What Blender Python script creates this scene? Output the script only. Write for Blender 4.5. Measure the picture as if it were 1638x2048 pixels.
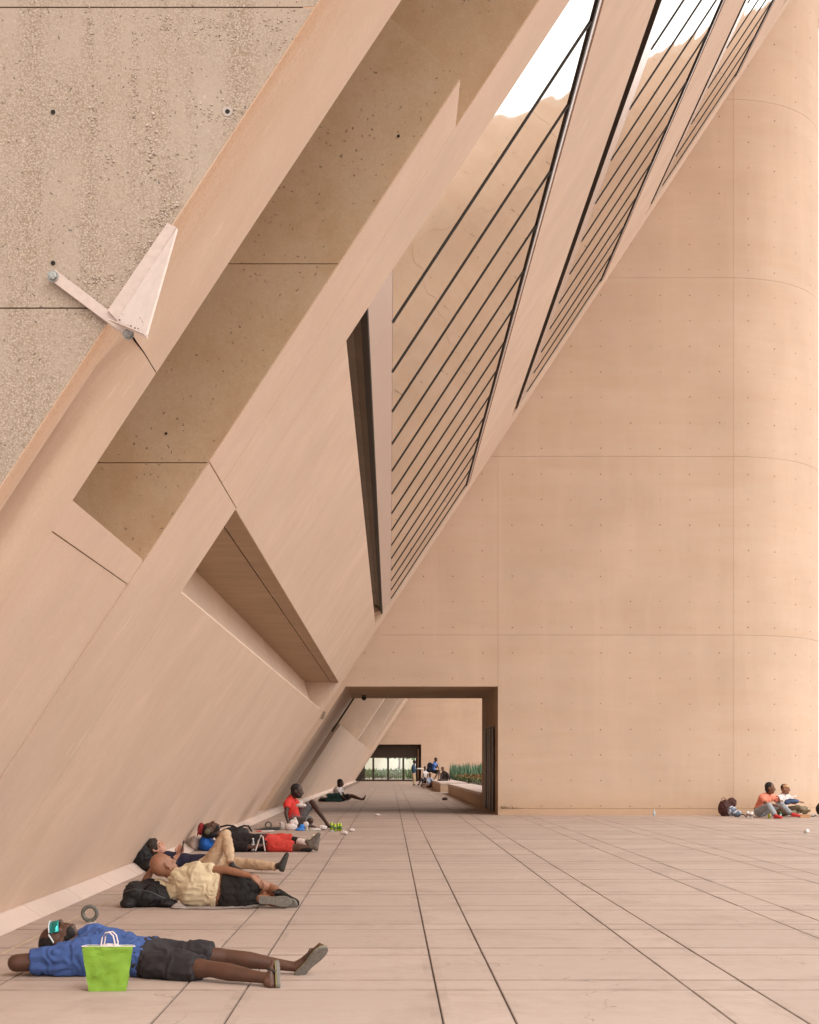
import bpy, bmesh, math, random
from mathutils import Vector, Matrix, noise
random.seed(7)
V = Vector
sc = bpy.context.scene
for o in list(bpy.data.objects): bpy.data.objects.remove(o)
COL = sc.collection
# ------------------------------------------------------------------ camera
F, U0, V0, HC = 2780.0, 780.0, 1536.0, 1.345      # focal (px of the 2048 px tall photo), vanishing point, eye height
cam = bpy.data.cameras.new('camera'); co = bpy.data.objects.new('camera', cam); COL.objects.link(co)
co.location = (0, 0, HC); co.rotation_euler = (math.pi/2, 0, 0)
cam.sensor_fit = 'VERTICAL'; cam.sensor_height = 36; cam.sensor_width = 36
cam.lens = F/2048*36; cam.shift_x = (819-U0)/2048; cam.shift_y = (V0-1024)/2048
cam.clip_start = .1; cam.clip_end = 4000
sc.camera = co
# ------------------------------------------------------------------ world, sun, exposure
w = bpy.data.worlds.new('World'); sc.world = w; w.use_nodes = True
nt = w.node_tree; nt.nodes.clear()
SUN_EL, SUN_AZ = math.radians(50), math.radians(138)     # azimuth clockwise from +Y
sky = nt.nodes.new('ShaderNodeTexSky'); sky.sky_type = 'NISHITA'; sky.sun_disc = False
sky.sun_elevation = SUN_EL; sky.sun_rotation = SUN_AZ
sky.air_density = 1.6; sky.dust_density = 4.5; sky.ozone_density = 1.0
hs = nt.nodes.new('ShaderNodeHueSaturation'); hs.inputs['Saturation'].default_value = .12
mx = nt.nodes.new('ShaderNodeMix'); mx.data_type = 'RGBA'; mx.blend_type = 'MULTIPLY'; mx.inputs[0].default_value = 1
mx.inputs[7].default_value = (1.0, .972, .925, 1)          # the thin cloud of a warm, hazy noon
fl = nt.nodes.new('ShaderNodeMix'); fl.data_type = 'RGBA'; fl.inputs[0].default_value = .75
fl.inputs[7].default_value = (8.0, 8.0, 8.1, 1)
bg = nt.nodes.new('ShaderNodeBackground'); bg.inputs['Strength'].default_value = .1
wo = nt.nodes.new('ShaderNodeOutputWorld')
L = nt.links.new
L(sky.outputs[0], hs.inputs['Color']); L(hs.outputs[0], fl.inputs[6]); L(fl.outputs[2], mx.inputs[6]); L(mx.outputs[2], bg.inputs['Color']); L(bg.outputs[0], wo.inputs[0])
sun = bpy.data.lights.new('sun', 'SUN'); sun.energy = .42; sun.angle = math.radians(24); sun.color = (1, .955, .88)
so = bpy.data.objects.new('sun', sun); COL.objects.link(so)
sd = V((math.sin(SUN_AZ)*math.cos(SUN_EL), math.cos(SUN_AZ)*math.cos(SUN_EL), math.sin(SUN_EL)))
so.rotation_euler = (-sd).to_track_quat('-Z', 'Y').to_euler(); so.location = sd*60
sc.view_settings.view_transform = 'Standard'; sc.view_settings.look = 'None'
sc.view_settings.gamma = 1; sc.view_settings.use_curve_mapping = False
sc.view_settings.exposure = 1.57
# ------------------------------------------------------------------ geometry of the place
T = .657                       # the facade leans out: dx per dz
A0 = -2.45                     # its x at eye height
CN = 1/math.sqrt(1+T*T)
INW = V((-CN, 0, T*CN))        # into the building
def PX(zr, a=A0): return a+T*zr
def zg(y): return .0025*max(-20, min(50, y))         # the plaza rises a little
def W(u, v, D): return V(((u-U0)*D/F, D, HC+(V0-v)*D/F))
def FL(u, v):                                         # point of the pavement under a pixel
    D = HC*F/(v-1529.0)
    return V(((u-U0)*D/F, D, zg(D)))
# ------------------------------------------------------------------ object helpers
def link(o, parent=None):
    COL.objects.link(o)
    if parent: o.parent = parent
    return o
def tag(o, label, cat=None, group=None, kind=None):
    if label: o['label'] = label
    if cat: o['category'] = cat
    if group: o['group'] = group
    if kind: o['kind'] = kind
    return o
def empty(name, loc, label=None, cat=None, group=None):
    o = bpy.data.objects.new(name, None); o.location = loc; o.empty_display_size = .1
    link(o); tag(o, label, cat, group); bpy_world[o.name] = V(loc)
    return o
bpy_world = {}
def origin(parent):
    p = V((0, 0, 0))
    while parent is not None:
        p += V(parent.location); parent = parent.parent
    return p
class M:
    """vertex/face collector in world coordinates"""
    def __init__(s): s.v = []; s.f = []
    def add(s, vs, fs):
        n = len(s.v); s.v += [V(x) for x in vs]; s.f += [tuple(i+n for i in f) for f in fs]
        return s
    def box(s, a, b):
        x0, y0, z0 = a; x1, y1, z1 = b
        return s.add([(x0,y0,z0),(x1,y0,z0),(x1,y1,z0),(x0,y1,z0),(x0,y0,z1),(x1,y0,z1),(x1,y1,z1),(x0,y1,z1)],
                     [(0,3,2,1),(4,5,6,7),(0,1,5,4),(1,2,6,5),(2,3,7,6),(3,0,4,7)])
    def prism(s, poly, y0, y1):
        n = len(poly)
        vs = [(x, y0, z) for x, z in poly]+[(x, y1, z) for x, z in poly]
        fs = [tuple(range(n))[::-1], tuple(range(n, 2*n))]
        for i in range(n):
            j = (i+1) % n; fs.append((i, j, n+j, n+i))
        return s.add(vs, fs)
    def quad(s, a, b, c, d): return s.add([a, b, c, d], [(0, 1, 2, 3)])
    def slab(s, pts, off):
        """polygon pts extruded by vector off"""
        n = len(pts); off = V(off)
        vs = [V(p) for p in pts]+[V(p)+off for p in pts]
        fs = [tuple(range(n)), tuple(range(2*n-1, n-1, -1))]
        for i in range(n):
            j = (i+1) % n; fs.append((i, n+i, n+j, j))
        return s.add(vs, fs)
    def loft(s, pts, rads, side=None, n=14, c0=True, c1=True):
        """elliptical tube: rads (a along side, b across); round or flat ends"""
        pts = [V(p) for p in pts]; k = len(pts)
        rads = [(r, r) if not isinstance(r, tuple) else r for r in rads]
        rings = []
        for i in range(k):
            t = (pts[min(i+1, k-1)]-pts[max(i-1, 0)]).normalized()
            sv = side[i] if isinstance(side, list) else side
            if sv is None:
                sv = V((0, 0, 1)) if abs(t.z) < .9 else V((1, 0, 0))
                sv = t.cross(sv)
            sv = V(sv); sv = (sv-t*sv.dot(t)).normalized(); nv = t.cross(sv)
            rings.append((pts[i], rads[i], t, sv, nv))
        out = []
        def capr(r, sg):
            p, (a, b), t, sv, nv = r; m = min(a, b)
            return [(p+t*sg*m*math.sin(q), (a*math.cos(q), b*math.cos(q)), t, sv, nv) for q in (.5, 1.0)], p+t*sg*m
        pole0 = rings[0][0]; pole1 = rings[-1][0]
        pre, post = [], []
        if c0: pre, pole0 = capr(rings[0], -1); pre = pre[::-1]
        if c1: post, pole1 = capr(rings[-1], 1)
        allr = pre+rings+post
        vs = []
        for p, (a, b), t, sv, nv in allr:
            for j in range(n):
                q = 2*math.pi*j/n
                vs.append(p+sv*(a*math.cos(q))+nv*(b*math.sin(q)))
        fs = []
        for i in range(len(allr)-1):
            for j in range(n):
                jj = (j+1) % n
                fs.append((i*n+j, i*n+jj, (i+1)*n+jj, (i+1)*n+j))
        a = len(vs); vs += [pole0, pole1]; e = (len(allr)-1)*n
        for j in range(n):
            jj = (j+1) % n
            fs.append((a, jj, j)); fs.append((a+1, e+j, e+jj))
        return s.add(vs, fs)
    def ell(s, c, ax, n=16, m=10):
        c = V(c); vs = [c+ax[2], c-ax[2]]; fs = []
        for i in range(1, m):
            th = math.pi*i/m
            for j in range(n):
                q = 2*math.pi*j/n
                vs.append(c+ax[0]*(math.sin(th)*math.cos(q))+ax[1]*(math.sin(th)*math.sin(q))+ax[2]*math.cos(th))
        for j in range(n):
            jj = (j+1) % n
            fs.append((0, 2+j, 2+jj)); b = 2+(m-2)*n; fs.append((1, b+jj, b+j))
            for i in range(m-2): fs.append((2+i*n+j, 2+(i+1)*n+j, 2+(i+1)*n+jj, 2+i*n+jj))
        return s.add(vs, fs)
    def lathe(s, prof, c, ax=V((0, 0, 1)), n=16):
        c = V(c); ax = V(ax).normalized(); sv = ax.orthogonal().normalized(); nv = ax.cross(sv)
        vs = []; fs = []
        for r, z in prof:
            for j in range(n):
                q = 2*math.pi*j/n; vs.append(c+ax*z+(sv*math.cos(q)+nv*math.sin(q))*r)
        for i in range(len(prof)-1):
            for j in range(n):
                jj = (j+1) % n; fs.append((i*n+j, i*n+jj, (i+1)*n+jj, (i+1)*n+j))
        fs.append(tuple(range(n))[::-1]); b = (len(prof)-1)*n; fs.append(tuple(range(b, b+n)))
        return s.add(vs, fs)
    def tube(s, pts, r, n=8): return s.loft(pts, [r]*len(pts), None, n)
    def mesh(s, name, org=V((0, 0, 0)), smooth=False):
        me = bpy.data.meshes.new(name)
        me.from_pydata([tuple(v-org) for v in s.v], [], s.f); me.validate()
        bm = bmesh.new(); bm.from_mesh(me); bmesh.ops.recalc_face_normals(bm, faces=bm.faces); bm.to_mesh(me); bm.free()
        if smooth:
            for p in me.polygons: p.use_smooth = True
        return me
    def build(s, name, mat, parent=None, smooth=False, bevel=0, kind=None, label=None):
        org = origin(parent)
        me = s.mesh(name, org, smooth)
        if bevel:
            bm = bmesh.new(); bm.from_mesh(me)
            bmesh.ops.bevel(bm, geom=[e for e in bm.edges if len(e.link_faces) == 2 and e.calc_face_angle(0) > .35], offset=bevel, segments=2, affect='EDGES', clamp_overlap=True)
            bm.to_mesh(me); bm.free()
        me.materials.append(mat)
        o = bpy.data.objects.new(name, me); link(o, parent)
        if kind: o['kind'] = kind
        if label: o['label'] = label
        return o
    def blob(s, name, mat, parent=None, voxel=.01, smooth=3, wr=0, wf=8, extra=None, kind=None, flat=None):
        """union of the closed pieces as one continuous surface, with folds"""
        org = origin(parent)
        me = s.mesh(name+'_t', org)
        o = bpy.data.objects.new('t', me); COL.objects.link(o)
        r = o.modifiers.new('r', 'REMESH'); r.mode = 'VOXEL'; r.voxel_size = voxel
        if smooth:
            q = o.modifiers.new('s', 'SMOOTH'); q.factor = .5; q.iterations = smooth
        dg = bpy.context.evaluated_depsgraph_get()
        m2 = bpy.data.meshes.new_from_object(o.evaluated_get(dg))
        bpy.data.objects.remove(o); bpy.data.meshes.remove(me)
        if wr:
            nn = [v.normal.copy() for v in m2.vertices]
            for v, n_ in zip(m2.vertices, nn):
                p = v.co*wf+V((org.x*3, 0, 0))
                a = noise.noise(p); b = noise.noise(V((p.x*2.1+3*a, p.y*2.1, p.z*2.1+7)))
                c = 1-abs(noise.noise(V((p.x*1.3+2*a, p.y*.8-5, p.z*1.7))))*2
                v.co += n_*wr*(.5*a+.35*b+.55*(c-.5))
        if flat is not None:
            for v in m2.vertices:
                wy = v.co.y+org.y
                zz = zg(wy)+.004-org.z
                if v.co.z < zz: v.co.z = zz
        if extra:
            bm = bmesh.new(); bm.from_mesh(m2); e = extra.mesh('e', org); bm.from_mesh(e); bm.to_mesh(m2); bm.free(); bpy.data.meshes.remove(e)
        m2.materials.clear(); m2.materials.append(mat); m2.name = name
        for p in m2.polygons: p.use_smooth = True; p.material_index = 0
        ob = bpy.data.objects.new(name, m2); link(ob, parent)
        if kind: ob['kind'] = kind
        return ob
# ------------------------------------------------------------------ materials
class NT:
    def __init__(s, name):
        s.m = bpy.data.materials.new(name); s.m.use_nodes = True; s.t = s.m.node_tree; s.t.nodes.clear()
        s.b = s.n('ShaderNodeBsdfPrincipled'); s.o = s.n('ShaderNodeOutputMaterial'); s.l(s.b.outputs[0], s.o.inputs[0])
        s.pos = None
    def n(s, t): return s.t.nodes.new(t)
    def l(s, a, b): s.t.links.new(a, b)
    def P(s):
        if s.pos is None: s.pos = s.n('ShaderNodeNewGeometry').outputs['Position']
        return s.pos
    def set(s, sock, x):
        if hasattr(x, 'is_linked') or hasattr(x, 'links'): s.l(x, sock)
        elif isinstance(x, (tuple, list)) and len(x) == 3 and len(sock.default_value) == 4: sock.default_value = (*x, 1)
        else: sock.default_value = x
    def vm(s, op, a, b=None):
        q = s.n('ShaderNodeVectorMath'); q.operation = op; s.set(q.inputs[0], a)
        if b is not None: s.set(q.inputs[1], b)
        return q.outputs['Value'] if op in ('DOT_PRODUCT', 'LENGTH') else q.outputs[0]
    def ma(s, op, a, b=None, c=None, clamp=False):
        q = s.n('ShaderNodeMath'); q.operation = op; q.use_clamp = clamp; s.set(q.inputs[0], a)
        if b is not None: s.set(q.inputs[1], b)
        if c is not None: s.set(q.inputs[2], c)
        return q.outputs[0]
    def xyz(s, x, y, z):
        q = s.n('ShaderNodeCombineXYZ'); s.set(q.inputs[0], x); s.set(q.inputs[1], y); s.set(q.inputs[2], z); return q.outputs[0]
    def sep(s, v):
        q = s.n('ShaderNodeSeparateXYZ'); s.l(v, q.inputs[0]); return q.outputs
    def noi(s, v, scale, det=4, rough=.55, dist=0):
        q = s.n('ShaderNodeTexNoise'); s.l(v, q.inputs['Vector']); q.inputs['Scale'].default_value = scale
        q.inputs['Detail'].default_value = det; q.inputs['Roughness'].default_value = rough; q.inputs['Distortion'].default_value = dist
        return q.outputs['Fac']
    def vor(s, v, scale, feat='F1', out='Distance', rand=1):
        q = s.n('ShaderNodeTexVoronoi'); q.feature = feat; s.l(v, q.inputs['Vector']); q.inputs['Scale'].default_value = scale
        q.inputs['Randomness'].default_value = rand
        return q.outputs[out]
    def rmp(s, x, a, b, c=0., d=1., smooth=False):
        q = s.n('ShaderNodeMapRange'); s.l(x, q.inputs[0]); q.clamp = True
        if smooth: q.interpolation_type = 'SMOOTHSTEP'
        for i, z in enumerate((a, b, c, d)): q.inputs[i+1].default_value = z
        return q.outputs[0]
    def mix(s, f, a, b, mode='MIX'):
        q = s.n('ShaderNodeMix'); q.data_type = 'RGBA'; q.blend_type = mode
        s.set(q.inputs[0], f); s.set(q.inputs[6], a); s.set(q.inputs[7], b); return q.outputs[2]
    def bump(s, h, dist, strength=1., nrm=None):
        q = s.n('ShaderNodeBump'); s.l(h, q.inputs['Height']); q.inputs['Distance'].default_value = dist; q.inputs['Strength'].default_value = strength
        if nrm: s.l(nrm, q.inputs['Normal'])
        return q.outputs[0]
    def fin(s, col=None, rough=None, nrm=None, metal=None, spec=None):
        if col is not None: s.set(s.b.inputs['Base Color'], col)
        if rough is not None: s.set(s.b.inputs['Roughness'], rough)
        if nrm is not None: s.l(nrm, s.b.inputs['Normal'])
        if metal is not None: s.b.inputs['Metallic'].default_value = metal
        if spec is not None: s.b.inputs['Specular IOR Level'].default_value = spec
        return s.m
def mul(c, k): return tuple(x*k for x in c)
CB = (.475, .325, .232)            # buff concrete
def lean_coords(N):
    p = N.P(); sl = V((T, 0, 1)).normalized()
    s = N.vm('DOT_PRODUCT', p, tuple(sl)); y = N.sep(p)[1]; o = N.vm('DOT_PRODUCT', p, tuple(INW))
    return s, y, o
def concrete(name, base, kind='cast', rough=.85):
    N = NT(name); p = N.P()
    cloud = N.noi(p, .55, 5, .6)
    med = N.noi(p, 3.2, 6, .65)
    c = N.mix(N.rmp(cloud, .33, .66), mul(base, .86), mul(base, 1.08))
    c = N.mix(N.rmp(med, .35, .7, 0, .55), c, (base[0]*1.03, base[1]*.93, base[2]*.88))
    fine = N.noi(p, 45, 4, .7)
    c = N.mix(.35, c, N.mix(N.rmp(fine, .3, .7), mul(base, .82), mul(base, 1.12)))
    h = N.ma('ADD', N.ma('MULTIPLY', med, .5), N.ma('MULTIPLY', fine, .3))
    bd = .004
    if kind in ('lean', 'beam'):
        s, y, o = lean_coords(N)
        v1 = N.xyz(N.ma('MULTIPLY', s, .4), N.ma('ADD', N.ma('MULTIPLY', y, 1.7), N.noi(p, .7, 3)), o)
        st = N.noi(v1, 1.6, 6, .65)
        c = N.mix(N.rmp(N.noi(p, 1.3, 6, .72, .4), .42, .66, 0, .45), c, (base[0]*.84, base[1]*.80, base[2]*.76))
        c = N.mix(N.rmp(st, .38, .64, 0, .32), c, (base[0]*.86, base[1]*.82, base[2]*.79))
        v2 = N.xyz(N.ma('MULTIPLY', s, 1.2), N.ma('MULTIPLY', y, 10.), o)
        w_ = N.noi(v2, 1.5, 3, .5); w2 = N.noi(p, .8, 3)
        wf = N.ma('MULTIPLY', N.rmp(w_, .67, .76), N.rmp(w2, .45, .6))
        c = N.mix(N.ma('MULTIPLY', wf, .8), c, (.80, .68, .60))
        # board marks and brown run stains
        v3 = N.xyz(N.ma('MULTIPLY', s, .25), N.ma('MULTIPLY', y, 5.), o)
        w3 = N.noi(v3, 2.2, 5, .7)
        c = N.mix(N.rmp(w3, .55, .78, 0, .28), c, (base[0]*.86, base[1]*.74, base[2]*.64))
        pore = N.vor(p, 16); pn = N.noi(p, 1.1, 2)
        pf = N.ma('MULTIPLY', N.ma('LESS_THAN', pore, .055), N.ma('GREATER_THAN', pn, .5))
        c = N.mix(N.ma('MULTIPLY', pf, .45), c, mul(base, .35))
    if kind == 'beam':        # rust-coloured run stains along the outer half of the beam, shade painted along its valley
        s, y, o = lean_coords(N)
        sn = N.noi(N.xyz(N.ma('MULTIPLY', s, .5), N.ma('MULTIPLY', y, 6.), 0.), 1.4, 7, .72, .3)
        s1 = N.ma('MULTIPLY', N.rmp(y, 5.80, 6.55, 1., 0., True), N.rmp(sn, .3, .6)); c = N.mix(N.ma('MULTIPLY', s1, .85), c, (base[0]*.86, base[1]*.70, base[2]*.56))
        fl_ = N.noi(p, 60, 4, .8); c = N.mix(N.ma('MULTIPLY', N.rmp(y, 5.93, 6.55, 1., 0.), N.rmp(fl_, .52, .66, 0, .5)), c, (base[0]*.52, base[1]*.38, base[2]*.28))
        z = N.sep(p)[2]; band = N.ma('MULTIPLY', N.rmp(N.ma('ABSOLUTE', N.ma('SUBTRACT', y, 6.38)), 0., .2, 1., 0., True), N.rmp(z, 2.9, 3.35, 1., 0.))  # band: shade of the valley put into the colour, below the horizontal seam
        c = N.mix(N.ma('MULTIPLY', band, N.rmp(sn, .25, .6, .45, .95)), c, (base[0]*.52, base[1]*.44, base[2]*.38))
    if kind == 'cast':
        z = N.sep(p)[2]
        v1 = N.xyz(N.ma('MULTIPLY', N.sep(p)[0], .35), N.ma('MULTIPLY', N.sep(p)[1], .35), N.ma('MULTIPLY', z, 2.6))
        st = N.noi(v1, .9, 6, .62, .4)
        c = N.mix(N.rmp(st, .38, .66, 0, .38), c, (base[0]*.89, base[1]*.80, base[2]*.70))
        v2 = N.xyz(N.ma('MULTIPLY', N.sep(p)[0], 2.6), N.ma('MULTIPLY', N.sep(p)[1], 2.6), N.ma('MULTIPLY', z, .25))
        c = N.mix(N.rmp(N.noi(v2, .9, 5, .6), .5, .75, 0, .3), c, mul(base, 1.14))
        # weathering by the ground
        low = N.rmp(N.ma('ADD', z, N.ma('MULTIPLY', med, .6)), .35, 1.15, 1, 0)
        c = N.mix(N.ma('MULTIPLY', low, .5), c, (base[0]*.82, base[1]*.66, base[2]*.46))
        pore = N.vor(p, 9); pf = N.ma('LESS_THAN', pore, .05)
        c = N.mix(N.ma('MULTIPLY', pf, .4), c, mul(base, .45))
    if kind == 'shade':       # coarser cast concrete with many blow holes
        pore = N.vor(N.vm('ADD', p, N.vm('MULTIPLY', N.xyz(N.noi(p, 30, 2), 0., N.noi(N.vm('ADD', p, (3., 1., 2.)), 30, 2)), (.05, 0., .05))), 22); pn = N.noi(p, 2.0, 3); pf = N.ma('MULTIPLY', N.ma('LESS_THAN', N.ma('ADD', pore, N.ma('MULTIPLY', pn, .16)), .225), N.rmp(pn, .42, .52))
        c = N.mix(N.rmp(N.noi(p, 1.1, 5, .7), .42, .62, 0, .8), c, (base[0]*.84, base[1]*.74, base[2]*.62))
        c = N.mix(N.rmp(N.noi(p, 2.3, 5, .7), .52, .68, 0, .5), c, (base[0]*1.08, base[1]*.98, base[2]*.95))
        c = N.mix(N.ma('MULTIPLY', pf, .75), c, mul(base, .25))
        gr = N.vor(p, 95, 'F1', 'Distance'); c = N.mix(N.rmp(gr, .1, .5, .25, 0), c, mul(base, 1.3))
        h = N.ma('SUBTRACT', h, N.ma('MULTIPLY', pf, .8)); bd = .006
    if kind == 'pebble':      # bush-hammered aggregate
        zone = N.rmp(N.noi(p, 1.5, 4, .6), .38, .58)
        zone2 = N.rmp(N.noi(N.xyz(N.ma('MULTIPLY', N.sep(p)[0], 4.), 0., N.ma('MULTIPLY', N.sep(p)[2], .5)), 1.4, 4, .6), .4, .62)
        zone = N.ma('MAXIMUM', N.ma('MULTIPLY', zone, .8), zone2)
        q = N.n('ShaderNodeTexVoronoi'); N.l(p, q.inputs['Vector']); q.inputs['Scale'].default_value = 120
        dome = N.rmp(q.outputs['Distance'], .0, .55, 1, 0)
        cc = N.sep(q.outputs['Color'])
        light = N.ma('GREATER_THAN', cc[0], .80); darkc = N.ma('LESS_THAN', cc[1], .22)
        pc = N.mix(cc[2], mul(base, .86), mul(base, 1.15))
        pc = N.mix(N.ma('MULTIPLY', light, .6), pc, (.46, .37, .30)); pc = N.mix(N.ma('MULTIPLY', darkc, .6), pc, (base[0]*.6, base[1]*.5, base[2]*.36))
        pc = N.mix(N.rmp(q.outputs['Distance'], .38, .62, 0, .65), pc, (base[0]*.50, base[1]*.42, base[2]*.32))
        c = N.mix(N.ma('MULTIPLY', zone, .75), c, pc)
        big = N.vor(p, 34); bn = N.noi(p, 2.6, 3); bf = N.ma('MULTIPLY', N.ma('LESS_THAN', big, .16), N.rmp(bn, .5, .6))
        c = N.mix(N.ma('MULTIPLY', bf, .45), c, (.48, .40, .34))
        pore = N.vor(N.vm('ADD', p, N.vm('MULTIPLY', N.xyz(N.noi(p, 40, 2), 0., N.noi(N.vm('ADD', p, (3., 1., 2.)), 40, 2)), (.035, 0., .035))), 30); pf = N.ma('LESS_THAN', pore, .13)
        c = N.mix(N.ma('MULTIPLY', pf, .7), c, mul(base, .3))
        h = N.ma('ADD', h, N.ma('MULTIPLY', N.ma('MULTIPLY', dome, zone), .4)); h = N.ma('SUBTRACT', h, pf); bd = .004
    if kind == 'board':       # soffit with marks of planks
        v1 = N.xyz(N.ma('MULTIPLY', N.sep(p)[0], .6), N.ma('MULTIPLY', N.sep(p)[1], 2.2), N.ma('MULTIPLY', N.sep(p)[2], .6))
        st = N.noi(v1, 2.0, 6, .7); c = N.mix(N.rmp(st, .4, .62, 0, .6), c, mul(base, .75))
    return N.fin(c, rough, N.bump(h, bd, .8), None, .25)
CX0, CM = .2766, 1.519           # grid of the paving: first narrow strip, module
CY0 = 8.290
def paving():
    N = NT('paving_concrete'); p = N.P(); x, y, z = N.sep(p)
    ix = N.ma('FLOOR', N.ma('DIVIDE', N.ma('SUBTRACT', x, CX0), CM)); iy = N.ma('FLOOR', N.ma('DIVIDE', N.ma('SUBTRACT', y, CY0), CM))
    fx = N.ma('GREATER_THAN', N.ma('FRACT', N.ma('DIVIDE', N.ma('SUBTRACT', x, CX0), CM)), .25)
    fy = N.ma('GREATER_THAN', N.ma('FRACT', N.ma('DIVIDE', N.ma('SUBTRACT', y, CY0), CM)), .25)
    wn = N.n('ShaderNodeTexWhiteNoise'); N.l(N.xyz(N.ma('ADD', ix, N.ma('MULTIPLY', fx, .37)), N.ma('ADD', iy, N.ma('MULTIPLY', fy, .41)), 1.5), wn.inputs['Vector'])
    b = (.445, .342, .290)
    c = N.mix(wn.outputs['Value'], mul(b, .90), mul(b, 1.07))
    big = N.noi(p, .45, 5, .6); c = N.mix(N.rmp(big, .42, .68, 0, .45), c, (b[0]*.84, b[1]*.80, b[2]*.77))
    # streaks of wear running across the slabs
    v1 = N.xyz(N.ma('MULTIPLY', x, .5), N.ma('MULTIPLY', y, 3.2), 0.)
    c = N.mix(N.rmp(N.noi(v1, 1.3, 6, .7), .5, .72, 0, .5), c, (b[0]*.76, b[1]*.72, b[2]*.68))
    c = N.mix(N.rmp(N.noi(p, 7, 6, .7), .46, .72, 0, .6), c, (b[0]*.86, b[1]*.78, b[2]*.72))
    fine = N.noi(p, 110, 3, .7); c = N.mix(N.rmp(fine, .3, .72, 0, .55), c, mul(b, .78))
    gr = N.vor(p, 130); c = N.mix(N.ma('MULTIPLY', N.ma('LESS_THAN', gr, .22), .35), c, mul(b, 1.45))
    # dirt gathered along the joints
    ex = N.ma('FRACT', N.ma('DIVIDE', N.ma('SUBTRACT', x, CX0-.06), CM)); ey = N.ma('FRACT', N.ma('DIVIDE', N.ma('SUBTRACT', y, CY0-.06), CM))
    def near(e, w_): return N.ma('MAXIMUM', N.ma('LESS_THAN', e, w_/CM), N.ma('LESS_THAN', N.ma('ABSOLUTE', N.ma('SUBTRACT', e, .2505+.06/CM)), w_*.5/CM))
    dirt = N.ma('MULTIPLY', N.ma('MAXIMUM', near(ex, .12), near(ey, .12)), N.rmp(N.noi(p, 1.7, 5, .7), .5, .7, 0, .38))
    c = N.mix(dirt, c, (b[0]*.45, b[1]*.42, b[2]*.40))
    def edge(e0, c0, w_):
        q = N.ma('MULTIPLY', N.ma('FRACT', N.ma('DIVIDE', N.ma('SUBTRACT', e0, c0-.5*w_), CM)), CM)
        return N.ma('MAXIMUM', N.ma('LESS_THAN', q, w_), N.ma('LESS_THAN', N.ma('ABSOLUTE', N.ma('SUBTRACT', q, .381+.5*w_)), w_*.5))
    en = N.rmp(N.noi(p, 3.1, 5, .75), .3, .6, .25, .9)
    c = N.mix(N.ma('MULTIPLY', edge(y, CY0, .040), en), c, (b[0]*.50, b[1]*.46, b[2]*.43))
    c = N.mix(N.ma('MULTIPLY', edge(x, CX0, .022), N.ma('MULTIPLY', en, .8)), c, (b[0]*.50, b[1]*.46, b[2]*.43))
    bl = N.ma('MULTIPLY', N.rmp(N.noi(p, 1.05, 6, .7, .5), .52, .70), .5); c = N.mix(bl, c, (b[0]*.62, b[1]*.58, b[2]*.55))
    cr = N.n('ShaderNodeTexVoronoi'); cr.feature = 'DISTANCE_TO_EDGE'; N.l(N.vm('ADD', p, N.xyz(N.noi(p, 2., 3), N.noi(N.vm('ADD', p, (5., 3., 1.)), 2., 3), 0.)), cr.inputs['Vector']); cr.inputs['Scale'].default_value = .5
    crk = N.ma('MULTIPLY', N.ma('LESS_THAN', cr.outputs['Distance'], .0022), N.ma('GREATER_THAN', N.noi(p, .7, 2), .52))
    c = N.mix(N.ma('MULTIPLY', crk, .5), c, mul(b, .4))
    sp = N.vor(p, 2.1); c = N.mix(N.ma('MULTIPLY', N.ma('LESS_THAN', sp, .045), .6), c, mul(b, .45))
    return N.fin(c, .8, N.bump(N.ma('ADD', fine, N.ma('MULTIPLY', N.noi(p, 25, 4), .6)), .0025, .8), None, .3)
def plain(name, c, rough=.7, metal=0, nz=0, ns=30, spec=.4, bumpd=0):
    N = NT(name)
    if nz:
        tc = N.n('ShaderNodeTexCoord').outputs['Object']
        a = N.noi(tc, ns, 4, .6); col = N.mix(N.rmp(a, .3, .7), mul(c, 1-nz), mul(c, 1+nz))
        return N.fin(col, rough, N.bump(a, bumpd) if bumpd else None, metal, spec)
    return N.fin(c, rough, None, metal, spec)
def fabric(name, c, rough=.9, sheen=0):
    N = NT(name); tc = N.n('ShaderNodeTexCoord').outputs['Object']
    a = N.noi(tc, 9, 5, .6, .6); b = N.noi(tc, 260, 2, .5)
    col = N.mix(N.rmp(a, .3, .7), mul(c, .85), mul(c, 1.12))
    return N.fin(col, rough, N.bump(b, .001, .5, N.bump(a, .012, .55)), None, .2)
def skin(name, c):
    N = NT(name); tc = N.n('ShaderNodeTexCoord').outputs['Object']
    a = N.noi(tc, 14, 5, .6); col = N.mix(N.rmp(a, .3, .7), mul(c, .82), (c[0]*1.2, c[1]*1.08, c[2]*1.05))
    return N.fin(col, N.rmp(a, .3, .7, .42, .6), N.bump(N.noi(tc, 120, 3), .001, .5), None, .45)
def glass_refl():
    N = NT('reflective_glass'); p = N.P()
    s, y, o = lean_coords(N)
    cell = N.ma('FLOOR', N.ma('DIVIDE', N.ma('SUBTRACT', y, 11.91), 1.493))
    pr = N.xyz(N.ma('MULTIPLY', s, 1.0), N.ma('ADD', N.ma('MULTIPLY', y, 1.0), N.ma('MULTIPLY', cell, 7.3)), 0.)
    h = N.noi(pr, .9, 0, .5)
    sm = N.noi(p, 1.6, 5, .6)
    c = N.mix(N.rmp(sm, .4, .75), (.76, .745, .70), (.70, .68, .63))
    return N.fin(c, .018, N.bump(h, .012, .4), 1.0)
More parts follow.
